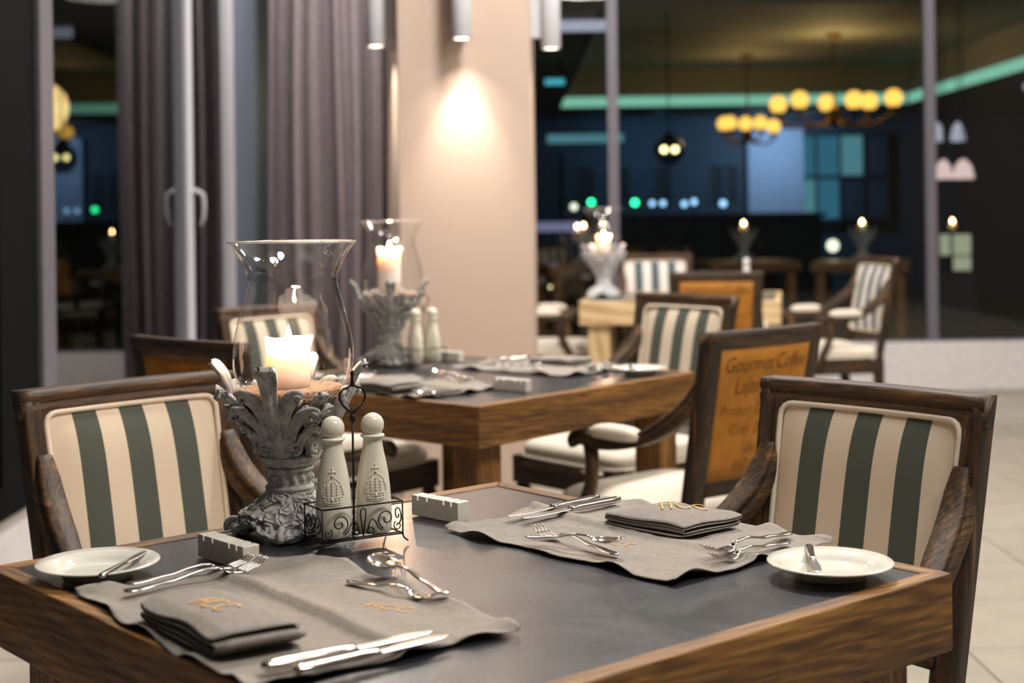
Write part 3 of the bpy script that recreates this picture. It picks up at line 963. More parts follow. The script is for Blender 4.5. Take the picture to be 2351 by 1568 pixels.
def make_stand(label, loc, rz, mat, sc=1.0, group='carved candle stands', cat='candle stand'):
    e = empty('candle_stand', loc, rz, label, cat, group, sc)
    # foot: four scrolled feet, arched between, carved all over
    def foot(r, z, a):
        k = math.cos(2 * a) ** 2          # 1 on the feet, 0 between them
        low = max(0.0, 1 - z / 0.045)
        rr = r * (1 + 0.20 * low * (k - 0.45))
        zz = z + 0.020 * (1 - k) ** 2 * low
        p = Vector((math.cos(a) * 3.2, math.sin(a) * 3.2, z * 55))
        sw = 10 * noise.noise(p * 0.8) + 4 * noise.noise(p * 1.7 + Vector((4, 1, 7)))
        q = math.sin(sw) * 0.9 + 0.4 * math.sin(2.6 * sw + a * 3) + 0.5 * noise.noise(p * 2.3)
        amp = 0.0024 if z < 0.060 else 0.0010
        return rr + amp * q, zz + 0.0012 * q * low
    fprof = [(0.050, 0.004), (0.062, 0.0005), (0.074, 0.0), (0.080, 0.004), (0.081, 0.010), (0.078, 0.016), (0.073, 0.020), (0.071, 0.024), (0.073, 0.028), (0.072, 0.032), (0.066, 0.037), (0.060, 0.042), (0.053, 0.047), (0.047, 0.052), (0.042, 0.057), (0.038, 0.062), (0.035, 0.067), (0.034, 0.071)]
    den = []
    for i in range(len(fprof) - 1):
        for k in range(4):
            t = k / 4
            den.append((fprof[i][0] * (1 - t) + fprof[i + 1][0] * t, fprof[i][1] * (1 - t) + fprof[i + 1][1] * t))
    den.append(fprof[-1])
    MB().lathe(den, 240, fn=foot).build('foot', M[mat.name + '_scroll'], e)
    for k in range(4):
        a = k * PI / 2
        mb = MB()
        c = Vector((math.cos(a) * 0.082, math.sin(a) * 0.082, 0.009))
        tv = Vector((math.cos(a), math.sin(a), 0))
        pts = []
        for i in range(26):
            tt = i / 25
            an = -0.6 + tt * 4.2 * PI * 0.75
            rr = 0.012 * (1 - 0.75 * tt)
            pts.append(c + tv * (rr * math.cos(an)) + Vector((0, 0, rr * math.sin(an) + 0.003)))
        mb.tube(pts, [0.0058 * (1 - 0.5 * i / 25) for i in range(26)], 8)
        mb.build('foot_scroll', mat, e)
    # collar with a row of rosettes
    def col(r, z, a):
        band = 1 if 0.078 < z < 0.096 else 0
        q = math.sin(a * 14) * math.sin((z - 0.078) / 0.018 * PI) if band else 0
        return r + 0.0022 * q + 0.0006 * noise.noise(Vector((math.cos(a) * 5, math.sin(a) * 5, z * 200))), z
    cp = [(0.030, 0.068), (0.035, 0.069), (0.036, 0.072), (0.034, 0.0745), (0.0315, 0.077)] + [(0.0315, 0.078 + 0.018 * i / 8) for i in range(9)] + [(0.032, 0.0965), (0.0355, 0.099), (0.036, 0.102), (0.033, 0.1045), (0.030, 0.106)]
    MB().lathe(cp, 140, fn=col).build('collar', mat, e)
    for k in range(14):
        a = 2 * PI * k / 14 + 0.11
        MB().ball((math.cos(a) * 0.0328, math.sin(a) * 0.0328, 0.087), 0.0036, 8, (1, 1, 1.4)).build('bead', mat, e)
    # facetted saucer
    MB().lathe([(0.028, 0.104), (0.036, 0.106), (0.041, 0.110), (0.046, 0.117), (0.047, 0.121), (0.043, 0.124), (0.030, 0.126)], 10, smooth=False).build('saucer', mat, e)
    # inner cup, dark behind the leaves
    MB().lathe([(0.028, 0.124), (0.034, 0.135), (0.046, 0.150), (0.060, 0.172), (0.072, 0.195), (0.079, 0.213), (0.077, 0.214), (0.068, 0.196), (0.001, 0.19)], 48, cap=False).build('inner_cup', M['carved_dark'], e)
    for k in range(4):
        leaf_mesh(R(-98 + 90 * k)).build('leaf', mat, e)
    for k in range(4):
        mb = MB()
        ph = R(-53 + 90 * k)
        blade(mb, ph, [(0, 0.150, -0.002, 0.006), (0, 0.170, -0.001, 0.008), (0, 0.190, 0.001, 0.010), (0, 0.208, 0.006, 0.012), (0, 0.222, 0.014, 0.011), (0, 0.226, 0.021, 0.008)], 3)
        for s_ in (-1, 1):
            blade(mb, ph, [(s_ * 0.004, 0.165, -0.001, 0.004), (s_ * 0.009, 0.182, 0.001, 0.006), (s_ * 0.016, 0.196, 0.005, 0.008), (s_ * 0.023, 0.203, 0.012, 0.006)], 2)
        mb.build('small_leaf', mat, e)
    for k in range(8):      # curled volutes low on the cup
        a = R(-98 + 90 * (k // 2) + (20 if k % 2 else -20) * 1.35)
        mb = MB(); pts = []
        tv = Vector((-math.sin(a), math.cos(a), 0)) * (1 if k % 2 else -1); ov = Vector((math.cos(a), math.sin(a), 0))
        for i in range(22):
            t = i / 21; an = -PI * 0.6 + t * 2.6 * PI; rr = 0.0095 * (1 - 0.8 * t)
            pts.append(ov * 0.050 + tv * (rr * math.cos(an)) + Vector((0, 0, 0.139 + rr * math.sin(an))))
        mb.tube(pts, [0.0042 * (1 - 0.4 * i / 21) for i in range(22)], 8)
        mb.build('volute', mat, e)
    return e

def make_cork(label, loc, sc, tilt=0.03):
    def rough(r, z, a):
        return r * (1 + 0.010 * noise.noise(Vector((math.cos(a) * 8, math.sin(a) * 8, z * 90)))), z + 0.0008 * noise.noise(Vector((r * math.cos(a) * 140, r * math.sin(a) * 140, 3)))
    prof = [(0.001, 0.0), (0.070, 0.0), (0.076, 0.003)] + [(0.0785 + 0.0006 * i, 0.005 + 0.004 * i) for i in range(4)] + [(0.0795, 0.020), (0.076, 0.0215)] + [(0.076 * (1 - i / 14), 0.0215) for i in range(1, 14)] + [(0.001, 0.0215)]
    o = MB().lathe(prof, 90, fn=rough, cap=False).build('cork_disc', M['cork'], None, loc, label=label, cat='cork disc', group='cork discs under the candles')
    o.scale = (sc, sc, sc)
    o.rotation_euler = (0.0, -tilt, 0.3)
    return o
def make_chimney(label, loc, sc):
    pr = [(0.0690, 0.000), (0.0790, 0.006), (0.0850, 0.018), (0.0885, 0.036), (0.0890, 0.052), (0.0868, 0.072), (0.0820, 0.094), (0.0758, 0.118), (0.0700, 0.138), (0.0668, 0.152), (0.0662, 0.162), (0.0690, 0.174), (0.0752, 0.188), (0.0830, 0.201), (0.0905, 0.211), (0.0935, 0.2155)]
    den = []
    n = len(pr) - 1
    for k in range(n):
        for q in range(4):
            t = q / 4
            a = pr[max(k - 1, 0)]; b = pr[k]; c2 = pr[k + 1]; d = pr[min(k + 2, n)]
            f = lambda p0, p1, p2, p3: 0.5 * (2 * p1 + (p2 - p0) * t + (2 * p0 - 5 * p1 + 4 * p2 - p3) * t * t + (3 * p1 - p0 - 3 * p2 + p3) * t ** 3)
            den.append((f(a[0], b[0], c2[0], d[0]), f(a[1], b[1], c2[1], d[1])))
    den.append(pr[-1])
    e = empty('glass_chimney', loc, 0.4, label, 'glass shade', 'hurricane glasses', sc)
    def blown(r, z, a):      # hand blown: slight waviness
        p = Vector((math.cos(a) * 1.5, math.sin(a) * 1.5, z * 22))
        return r * (1 + 0.006 * noise.noise(p)) + 0.0006 * noise.noise(p * 3), z
    MB().lathe(den, 96, fn=blown, cap=False).build('glass_body', M['hurricane_glass'], e)
    rim = [(0.0937 * math.cos(2 * PI * i / 72), 0.0937 * math.sin(2 * PI * i / 72), 0.2160 + 0.0006 * math.sin(4 * PI * i / 72)) for i in range(72)]
    MB().tube(rim, 0.0014, 6, True).build('glass_rim', M['rim_glass'], e)
    for (a, z, r, s_) in ((-1.75, 0.186, 0.0745, 0.0040), (-1.98, 0.190, 0.0765, 0.0016)):
        MB().ball((r * math.cos(a - 0.4), r * math.sin(a - 0.4), z), s_ * 0.55, 8, (1, 1, 1.6)).build('air_bubble', M['rim_glass'], e)
    return e
m, nt, b = newmat('rim_glass')
b.inputs['Transmission Weight'].default_value = 0.75; b.inputs['Roughness'].default_value = 0.05; b.inputs['Base Color'].default_value = (0.98, 0.97, 0.95, 1)
cb = coords(nt); nb = N(nt, 'ShaderNodeTexNoise', Scale=40.0); nt.links.new(cb, nb.inputs['Vector']); bump(nt, b, nb.outputs[0], 0.05, 0.001)

def make_candle(label, loc, r, h, sc, power, lit=True):
    e = empty('pillar_candle', loc, 0, label, 'candle', 'lit pillar candles', sc)
    def wax(rr, z, a):
        k = max(0.0, (z - (h - 0.016)) / 0.016)
        lip = 0.0030 * k * (1 + 0.6 * math.sin(3 * a + 1))
        up = 0.0022 * k * math.sin(2 * a + 0.6) + 0.0008 * k * math.sin(5 * a)
        if rr < r * 0.93: lip *= 0.4
        return rr + lip, z + (up if rr > r * 0.70 else 0)
    prof = [(0.001, 0.0), (r, 0.0), (r, h * 0.3), (r, h * 0.6), (r * 1.0, h - 0.018), (r * 1.02, h - 0.010), (r * 1.04, h - 0.003), (r * 1.0, h), (r * 0.92, h - 0.001), (r * 0.86, h - 0.006), (r * 0.74, h - 0.012), (r * 0.4, h - 0.014), (0.001, h - 0.014)]
    MB().lathe(prof, 56, fn=wax, cap=False).build('wax_body', M['wax'], e)
    MB().tube([(0, 0, h - 0.016), (0.0005, 0, h - 0.010), (0.002, 0, h - 0.004)], 0.0011, 6).build('wick', M['iron'], e)
    fp = [(0.0004, -0.004), (0.0030, -0.001), (0.0048, 0.004), (0.0050, 0.008), (0.0042, 0.012), (0.0030, 0.017), (0.0014, 0.022), (0.0001, 0.025)]
    f = MB().lathe(fp, 16, (0.001, 0, h - 0.006)).build('flame', M['flame'] if power > 0 else M['flame_far'], e)
    if power > 0:
        d = bpy.data.lights.new('candle_light', 'POINT')
        d.energy = power; d.color = (1.0, 0.60, 0.36); d.shadow_soft_size = 0.008
        o = bpy.data.objects.new('candle_light', d); COL.objects.link(o); o.parent = e; o.location = (0.001, 0, h + 0.028)
    return e

def lantern(x, y, rz, mat, sc, lab, r, h, power, glass_off=(0.008, 0)):
    z = TH
    k = 0.945
    st = make_stand(lab[0], (x, y, z), rz, mat, sc)
    st.scale = (sc, sc, sc * k)
    make_cork(lab[1], (x, y, z + 0.2045 * sc * k), sc)
    make_chimney(lab[2], (x + glass_off[0], y + glass_off[1], z + (0.2045 * k + 0.0200) * sc), sc)
    make_candle(lab[3], (x + 0.001, y - 0.005, z + (0.2045 * k + 0.0210) * sc), r, h, sc, power)
lantern(-0.334, 2.146, 0, M['carved_stone'], 1.0,
        ('grey carved acanthus candle stand on the nearest table', 'cork disc under the short candle on the nearest table', 'largest clear hurricane glass on the nearest table', 'short thick lit candle in the nearest glass'), 0.0325, 0.074, 5.5)
lantern(-0.392, 4.60, 0.25, M['carved_stone'], 1.06,
        ('grey carved candle stand on the middle table before the pillar', 'cork disc under the tall candle on the middle table', 'clear hurricane glass on the middle table before the pillar', 'tall lit candle in the glass on the middle table'), 0.034, 0.135, 5.5, (0.012, 0))
lantern(0.520, 8.30, 0.6, M['carved_white'], 1.18,
        ('white painted carved candle stand on the far pale table', 'cork disc under the candle on the far pale table', 'clear hurricane glass on the far pale table', 'lit candle in the glass on the far pale table'), 0.032, 0.085, 5, (0, 0))

# ------------------------------------------------------------------ shakers and wire caddies
def make_shaker(label, loc, rz, sc=1.0, mat=None, crown=True, group='salt and pepper shakers'):
    mat = mat or M['shaker_glaze']
    e = empty('shaker', loc, rz, label, 'shaker', group, sc)
    prof = [(0.001, 0.0), (0.0235, 0.0), (0.0255, 0.003), (0.0262, 0.015), (0.0258, 0.040), (0.0245, 0.062), (0.0222, 0.082), (0.0190, 0.100), (0.0160, 0.114), (0.0140, 0.126), (0.0134, 0.132), (0.0150, 0.1345), (0.0172, 0.1360), (0.0176, 0.1375), (0.0160, 0.1390), (0.0130, 0.1395)]
    MB().lathe(prof, 40).build('bottle_body', mat, e)
    hp = [(0.0135, 0.1395)] + [(0.0168 * math.cos(t), 0.1525 + 0.0172 * math.sin(t)) for t in [(-0.72 + (PI / 2 + 0.72) * i / 14) for i in range(14)]] + [(0.0002, 0.1697)]
    MB().lathe(hp, 36, cap=False).build('ball_stopper', mat, e)
    if crown:
        def rad(z):
            for (r0, z0), (r1, z1) in zip(prof, prof[1:]):
                if z0 <= z <= z1 and z1 > z0:
                    return r0 + (r1 - r0) * (z - z0) / (z1 - z0)
            return 0.02
        def S(u, z, o=0.0):          # u in metres across the face, facing -Y
            r_ = rad(z) + o
            a = -PI / 2 + u / rad(z)
            return (r_ * math.cos(a), r_ * math.sin(a), z)
        mb = MB()
        def line(pts, r_): mb.tube([S(u, z, 0.0002) for u, z in pts], r_, 6)
        W_ = 0.0150
        line([(W_ * (-1 + i / 6), 0.060 + 0.0018 * (1 - (1 - i / 6) ** 2) * -1) for i in range(13)], 0.0008)
        line([(W_ * 0.85 * (-1 + i / 6), 0.0525 - 0.0018 * (1 - (1 - i / 6) ** 2)) for i in range(13)], 0.0009)
        line([(W_ * 0.80 * (-1 + i / 6), 0.0495 - 0.0018 * (1 - (1 - i / 6) ** 2)) for i in range(13)], 0.0006)
        for i in range(5):
            u = W_ * 0.72 * (-1 + i / 2)
            mb.ball(S(u, 0.0555, 0.0004), 0.0015 if i != 2 else 0.0024, 7)
        for sgn in (-1, 1):
            line([(sgn * W_ * (0.98 - 0.0), 0.0610), (sgn * W_ * 1.0, 0.070), (sgn * W_ * 0.80, 0.0775), (sgn * W_ * 0.45, 0.0825), (sgn * W_ * 0.12, 0.0855)], 0.0007)
            line([(sgn * W_ * 0.42, 0.061), (sgn * W_ * 0.46, 0.072), (sgn * W_ * 0.2, 0.082)], 0.0006)
            for i in range(4):
                mb.ball(S(sgn * W_ * (1.06 - 0.10 * i * i * 0.3), 0.063 + i * 0.0038, 0.0004), 0.00125, 6)
                mb.ball(S(sgn * W_ * 0.44, 0.0635 + i * 0.0040, 0.0006), 0.0012, 6)
        for i in range(5):
            mb.ball(S(0, 0.0635 + i * 0.0040, 0.0008), 0.0013, 6)
        mb.ball(S(0, 0.0885, 0.0008), 0.0020, 7)
        line([(-0.0040, 0.0935), (0.0040, 0.0935)], 0.0010)
        line([(0, 0.0890), (0, 0.0985)], 0.0010)
        for u, z in ((-0.004, 0.0935), (0.004, 0.0935), (0, 0.0985)):
            mb.ball(S(u, z, 0.0006), 0.0014, 6)
        mb.build('crown_relief', mat, e, label='raised crown relief', kind='stuff')
    return e
def spiral(cx, cz, r0, turns, a0, sgn, n=26, tail=None):
    pts = []
    for i in range(n):
        t = i / (n - 1)
        rr = r0 * (1 - 0.80 * t)
        a = a0 + sgn * turns * 2 * PI * t
        pts.append((cx + rr * math.cos(a), cz + rr * math.sin(a)))
    return pts
def make_caddy(label, loc, rz, sc=1.0):
    e = empty('shaker_caddy', loc, rz, label, 'caddy', 'wire shaker caddies', sc)
    L_, D_ = 0.124, 0.062
    hx, hy = L_ / 2, D_ / 2
    zt, zb = 0.058, 0.012
    w_ = 0.0013
    fr = MB()
    for z in (zt, zb):
        fr.tube([(-hx, -hy, z), (hx, -hy, z), (hx, hy, z), (-hx, hy, z)], w_, 6, True)
    fr.build('wire_basket', M['iron'], e)
    for sx in (-1, 1):
        for sy in (-1, 1):
            MB().tube([(sx * hx, sy * hy, zt), (sx * hx, sy * hy, 0.010), (sx * (hx + 0.001), sy * (hy + 0.001), 0.006), (sx * (hx + 0.006), sy * (hy + 0.005), 0.0014)], w_, 6).build('caddy_foot', M['iron'], e)
    for i in range(3):
        MB().tube([(-hx, -hy + D_ * (i + 0.5) / 3, zb), (hx, -hy + D_ * (i + 0.5) / 3, zb)], w_ * 0.8, 6).build('floor_wire', M['iron'], e)
    # scroll work, front and rear, then the two ends
    for sy in (-1, 1):
        y = sy * (hy + 0.0004)
        for sg in (-1, 1):
            big = spiral(sg * 0.036, 0.036, 0.0145, 1.35, -PI / 2 if sg > 0 else -PI / 2, -sg)
            pts = [(sg * 0.006, 0.020), (sg * 0.010, 0.034), (sg * 0.014, 0.038), (sg * 0.019, 0.034), (sg * 0.023, 0.025), (sg * 0.028, 0.0205)] + big[1:]
            MB().tube([(x, y, z) for x, z in pts], 0.0010, 6).build('scroll', M['iron'], e)
            sm = spiral(sg * 0.0105, 0.021, 0.0075, 1.2, -PI / 2, sg)
            MB().tube([(x, y, z) for x, z in sm], 0.0010, 6).build('scroll', M['iron'], e)
            sm = spiral(sg * 0.054, 0.024, 0.0070, 1.2, PI / 2 + sg * 0.5, sg)
            MB().tube([(x, y, z) for x, z in sm], 0.0009, 6).build('scroll', M['iron'], e)
        MB().tube([(0, y, 0.014), (-0.0025, y, 0.034), (-0.0042, y, 0.046), (-0.0035, y, 0.052), (0, y, 0.055), (0.0035, y, 0.052), (0.0042, y, 0.046), (0.0025, y, 0.034), (0, y, 0.014)], 0.0010, 6).build('scroll', M['iron'], e)
    for sx in (-1, 1):
        x = sx * (hx + 0.0004)
        for sg in (-1, 1):
            sp_ = spiral(sg * 0.014, 0.036, 0.0135, 1.3, -PI / 2, sg)
            MB().tube([(x, yy, z) for yy, z in sp_], 0.0010, 6).build('scroll', M['iron'], e)
    # centre rod with a heart shaped handle
    MB().tube([(0, 0, zb), (0, 0, 0.178)], 0.0017, 8).build('rod', M['iron'], e)
    MB().lathe([(0.0018, 0.172), (0.0040, 0.173), (0.0044, 0.177), (0.0040, 0.182), (0.0018, 0.184)], 12).build('rod_collar', M['iron'], e)
    hp = []
    for sg in (-1, 1):
        hp.append([(0, 0.184), (sg * 0.006, 0.189), (sg * 0.014, 0.196), (sg * 0.0195, 0.205), (sg * 0.0195, 0.214), (sg * 0.0145, 0.220), (sg * 0.007, 0.2215), (sg * 0.0015, 0.226)])
    for q in hp:
        MB().tube([(x, 0, z) for x, z in q], 0.0017, 8).build('handle_loop', M['iron'], e)
    MB().lathe([(0.0012, 0.222), (0.0032, 0.225), (0.0022, 0.232), (0.0021, 0.237), (0.0030, 0.240), (0.0028, 0.2445), (0.0008, 0.2465)], 14).build('handle_knob', M['iron'], e)
    return e
def shaker_set(x, y, rz, sc, labs):
    make_caddy(labs[0], (x, y, TH), rz, sc)
    for s, l in ((-1, labs[1]), (1, labs[2])):
        dx, dy = s * 0.031 * sc, 0.0
        make_shaker(l, (x + dx * math.cos(rz), y + dx * math.sin(rz), TH + 0.0135 * sc), rz * 0.3 + s * 0.10, sc)
shaker_set(-0.231, 2.068, R(31), 1.0, ('black wire scrollwork caddy on the nearest table', 'left cream crown shaker in the caddy on the nearest table', 'right cream crown shaker in the caddy on the nearest table'))
shaker_set(-0.279, 4.51, R(36), 1.0, ('black wire caddy on the middle table before the pillar', 'left cream shaker in the caddy on the middle table', 'right cream shaker in the caddy on the middle table'))
make_shaker('white shaker on the far pale table above the mustard chair back', (1.37, 8.50, TH), 0, 1.22, M['white_paint'], False)

# ------------------------------------------------------------------ notched marble blocks
def make_block(label, x, y, rz, L_=0.118, D_=0.025, H_=0.031):
    # side outline in x-z with four slots in the top edge, extruded across
    xs = [-0.36, -0.16, 0.20, 0.36]
    wds = [0.010, 0.014, 0.009, 0.009]
    out = [(-L_ / 2, 0), (L_ / 2, 0), (L_ / 2, H_)]
    for xc, wd in sorted(zip(xs, wds), reverse=True):
        dpt = 0.008
        out += [((xc + wd / 2) * L_, H_), ((xc + wd / 2) * L_, H_ - dpt), ((xc - wd / 2) * L_, H_ - dpt), ((xc - wd / 2) * L_, H_)]
        out = [p for p in out]
    out.append((-L_ / 2, H_))
    # widen slots to real millimetres
    fixed = [(-L_ / 2, 0), (L_ / 2, 0), (L_ / 2, H_)]
    for xc in sorted(xs, reverse=True):
        w2 = 0.0022
        fixed += [(xc * L_ + w2, H_), (xc * L_ + w2 * 0.8, H_ - 0.0075), (xc * L_ - w2 * 0.8, H_ - 0.0075), (xc * L_ - w2, H_)]
    fixed.append((-L_ / 2, H_))
    n = len(fixed)
    bm = bmesh.new()
    f = [bm.verts.new((px, -D_ / 2, pz)) for px, pz in fixed]
    k = [bm.verts.new((px, D_ / 2, pz)) for px, pz in fixed]
    bm.faces.new(f); bm.faces.new(list(reversed(k)))
    for i in range(n):
        j = (i + 1) % n
        bm.faces.new((f[j], f[i], k[i], k[j]))
    bmesh.ops.recalc_face_normals(bm, faces=bm.faces)
    bmesh.ops.bevel(bm, geom=[e_ for e_ in bm.edges if e_.calc_length() > 0.02], offset=0.0012, segments=2, profile=0.5, affect='EDGES')
    bm.verts.index_update()
    mb = MB(); mb.add([v.co for v in bm.verts], [[v.index for v in q.verts] for q in bm.faces], False); bm.free()
    return mb.build('marble_block', M['marble'], None, (x, y, TH), rz, label=label, cat='menu holder', group='notched marble blocks')
make_block('notched white marble block behind the forks, left on the nearest table', -0.390, 1.962, R(-48))
make_block('notched white marble block at the far corner of the nearest table', -0.117, 2.232, R(-44), 0.104, 0.023)
make_block('notched marble block at the near corner of the middle table', -0.006, 3.868, R(-38), 0.112)
make_block('notched marble block beside the caddy on the middle table', -0.212, 4.70, R(-40), 0.112)

# ------------------------------------------------------------------ linen
def cloth_z(x, y, hx, hy, seed):
    """height of a placemat above the table"""
    ex = 1 - abs(x) / hx; ey = 1 - abs(y) / hy
    ed = min(ex * hx, ey * hy)
    per = (x if ey * hy < ex * hx else y)
    irr = noise.noise(Vector((x * 15, y * 15, seed * 3)))
    ruff = max(0.0, 1 - ed / 0.035) ** 1.5 * max(0.0, 0.0022 + 0.008 * irr + 0.0040 * math.sin(per * (48 + 10 * irr) + seed * 2.1))
    d_ = y - 0.010 - 0.010 * math.sin(x * 6 + seed)
    fold = 0.0105 * math.exp(-(d_ / (0.007 if d_ < 0 else 0.026)) ** 2) * (0.7 + 0.3 * math.sin(x * 7 + seed))
    wr = 0.0022 * noise.noise(Vector((x * 16, y * 22, seed))) + 0.0008 * noise.noise(Vector((x * 60, y * 45, seed + 5)))
    return max(0.0012, 0.0030 + ruff + fold + wr)
def ribbons(strokes, w, mp, z_off=0.0006):
    mb = MB()
    for st in strokes:
        # resample
        pts = []
        for (a, b_), (c_, d) in zip(st, st[1:]):
            n = max(2, int(math.hypot(c_ - a, d - b_) / 0.12))
            for i in range(n):
                pts.append((a + (c_ - a) * i / n, b_ + (d - b_) * i / n))
        pts.append(st[-1])
        vs, fs = [], []
        for i, (a, b_) in enumerate(pts):
            p, q = pts[max(i - 1, 0)], pts[min(i + 1, len(pts) - 1)]
            tx, ty = q[0] - p[0], q[1] - p[1]
            l = math.hypot(tx, ty) or 1
            nx_, ny_ = -ty / l * w, tx / l * w
            vs += [mp(a + nx_, b_ + ny_), mp(a - nx_, b_ - ny_)]
        for i in range(len(pts) - 1):
            fs.append((2 * i, 2 * i + 1, 2 * i + 3, 2 * i + 2))
        mb.add(vs, fs, True)
    return mb
def cee(x, s=1.0):
    return [(x + s * (0.42 + 0.45 * math.cos(a)), s * (0.5 + 0.5 * math.sin(a))) for a in [0.75 + (2 * PI - 1.4) * i / 14 for i in range(15)]]
def tall(st, k):
    return [[(x, y * k) for x, y in q] for q in st]
HCC = [[(0.05, 0), (0.20, 1.0)], [(0.62, 0), (0.80, 1.08), (0.72, 1.15)], [(-0.05, 0.46), (0.40, 0.52), (0.85, 0.56)], cee(1.1), cee(2.2)]
def make_mat(label, cx, cy, rz, lx, ly, seed, txt=None):
    e = empty('placemat', (cx, cy, TH), rz, label, 'placemat', 'grey linen placemats')
    hx, hy = lx / 2, ly / 2
    def fn(u, v):
        x = -hx + lx * u; y = -hy + ly * v
        z = cloth_z(x, y, hx, hy, seed)
        wob = 0.004 * math.sin(x * 40 + seed) * abs(y / hy) ** 6 + 0.004 * math.sin(x * 9 + seed) * (y / hy)
        wobx = 0.004 * math.sin(y * 44 + seed) * abs(x / hx) ** 6
        return (x + wobx, y + wob, z)
    MB().sheet(fn, 84, 60, 0.0009).build('cloth', M['linen'], e)
    if txt:
        ox, oy, ang, s_ = txt
        ca, sa = math.cos(ang), math.sin(ang)
        def mp(a, b_):
            x = ox + (a * ca - b_ * sa) * s_; y = oy + (a * sa + b_ * ca) * s_
            return (x, y, cloth_z(x, y, hx, hy, seed) + 0.0008)
        ribbons(HCC, 0.055, mp).build('embroidery', M['gold_thread'], e, label='gold embroidered letters')
    return e
def make_napkin(label, cx, cy, rz, lx, ly, h, seed, z0, txt=None, layers=4, flip=1, tk=1.8):
    """x along the fold, y across; folded fan-wise, round folds at both ends"""
    e = empty('napkin', (cx, cy, z0), rz, label, 'napkin', 'folded grey linen napkins')
    path = []
    hy = ly / 2
    dz = h / layers
    r = dz / 2
    for k in range(layers):
        z = 0.0015 + dz * k
        sgn = flip if k % 2 == 0 else -flip
        sh = 0.008 * math.sin(k * 2.3 + seed)
        a, b_ = -hy * sgn, hy * sgn + (sh if k < layers - 1 else 0)
        for i in range(13):
            t = i / 12
            path.append((a + (b_ - a) * t, z))
        if k < layers - 1:
            for i in range(1, 6):
                th = -PI / 2 + PI * i / 6
                path.append((b_ + sgn * r * math.cos(th) * 1.5, z + r + r * math.sin(th)))
    np_ = len(path) - 1
    def top(x, y, z):
        f = z / h
        sag = 0.0035 * noise.noise(Vector((x * 14, y * 16, seed))) * f + 0.004 * math.sin(x * 26 + seed) * f * max(0.0, abs(y) / hy - 0.4)
        pil = 0.007 * f * (1 - (x / (lx / 2)) ** 2) * max(0.0, 1 - (y / hy) ** 2)
        ends = -0.55 * z * max(0.0, abs(x) / (lx / 2) - 0.65)
        return max(0.0006, z + sag + pil + ends)
    def fn(u, v):
        i = u * np_
        k = min(int(i), np_ - 1); t = i - k
        y = path[k][0] + (path[k + 1][0] - path[k][0]) * t
        z = path[k][1] + (path[k + 1][1] - path[k][1]) * t
        x = -lx / 2 + lx * v
        x += 0.006 * (z / h) * math.sin(y * 30 + seed)
        y += 0.006 * math.sin(x * 14 + seed + z * 90)
        ex, ey = abs(x) / (lx / 2), abs(y) / hy      # soft corners
        if ex > 0.75 and ey > 0.75:
            q = 1 - 0.045 * (ex - 0.75) * (ey - 0.75) * 16
            x *= q; y *= q
        return (x, y, top(x, y, z))
    MB().sheet(fn, np_, 36, 0.0012).build('cloth', M['linen_dark'], e)
    if txt:
        ox, oy, ang, s_ = txt
        ca, sa = math.cos(ang), math.sin(ang)
        zt = 0.0015 + dz * (layers - 1)
        def mp(a, b_):
            x = ox + (a * ca - b_ * sa) * s_; y = oy + (a * sa + b_ * ca) * s_
            return (x, y, top(x, y, zt) + 0.0018)
        ribbons(tall(HCC, tk), 0.065, mp).build('embroidery', M['gold_thread'], e, label='gold embroidered letters')
    return e

# ------------------------------------------------------------------ plates and cutlery
def make_plate(label, x, y, z=TH, r=0.079):
    k = r / 0.079
    pr = [(0.001, 0.003), (0.030, 0.003), (0.040, 0.003), (0.041, 0.0), (0.0445, 0.0), (0.046, 0.004), (0.054, 0.0105), (0.066, 0.0145), (0.0785, 0.0180), (0.0793, 0.0192), (0.0785, 0.0203), (0.066, 0.0178), (0.055, 0.0142), (0.0515, 0.0112), (0.047, 0.0078), (0.040, 0.0068), (0.001, 0.0064)]
    return MB().lathe([(a * k, b_ * k) for a, b_ in pr], 72, cap=False).build('bread_plate', M['porcelain'], None, (x, y, z), 0, label=label, cat='plate', group='white bread plates')

def strip(mb, st, wfn, zfn, th, n=26, xa=0.0, xb=1.0, dome=0.0, yoff=None):
    """flat bar along x with given half-width, centre height and thickness"""
    fr = []
    prof = [(-1, -0.5), (-0.7, -1), (0.7, -1), (1, -0.5), (1, 0.3), (0.72, 0.85), (0.3, 1.0), (-0.3, 1.0), (-0.72, 0.85), (-1, 0.3)]
    for i in range(n + 1):
        t = xa + (xb - xa) * i / n
        fr.append(lambda a, d, t=t: (t * st, (yoff(t) if yoff else 0) + a * wfn(t), zfn(t) + d * (th(t) if callable(th) else th)))
    mb.sweep(fr, prof, True)
def interp(tab, t):
    for (a, b_), (c_, d) in zip(tab, tab[1:]):
        if a <= t <= c_:
            k = (t - a) / (c_ - a); k = k * k * (3 - 2 * k)
            return b_ + (d - b_) * k
    return tab[-1][1] if t > tab[-1][0] else tab[0][1]
HW = [(0, 0.0020), (0.015, 0.0062), (0.05, 0.0082), (0.12, 0.0074), (0.30, 0.0048), (0.50, 0.0034), (0.62, 0.0032), (0.68, 0.0042)]
HZ = [(0, 0.0030), (0.08, 0.0030), (0.30, 0.0062), (0.55, 0.0128), (0.64, 0.0118), (0.72, 0.0048), (0.80, 0.0030), (0.90, 0.0070), (1.0, 0.0165)]
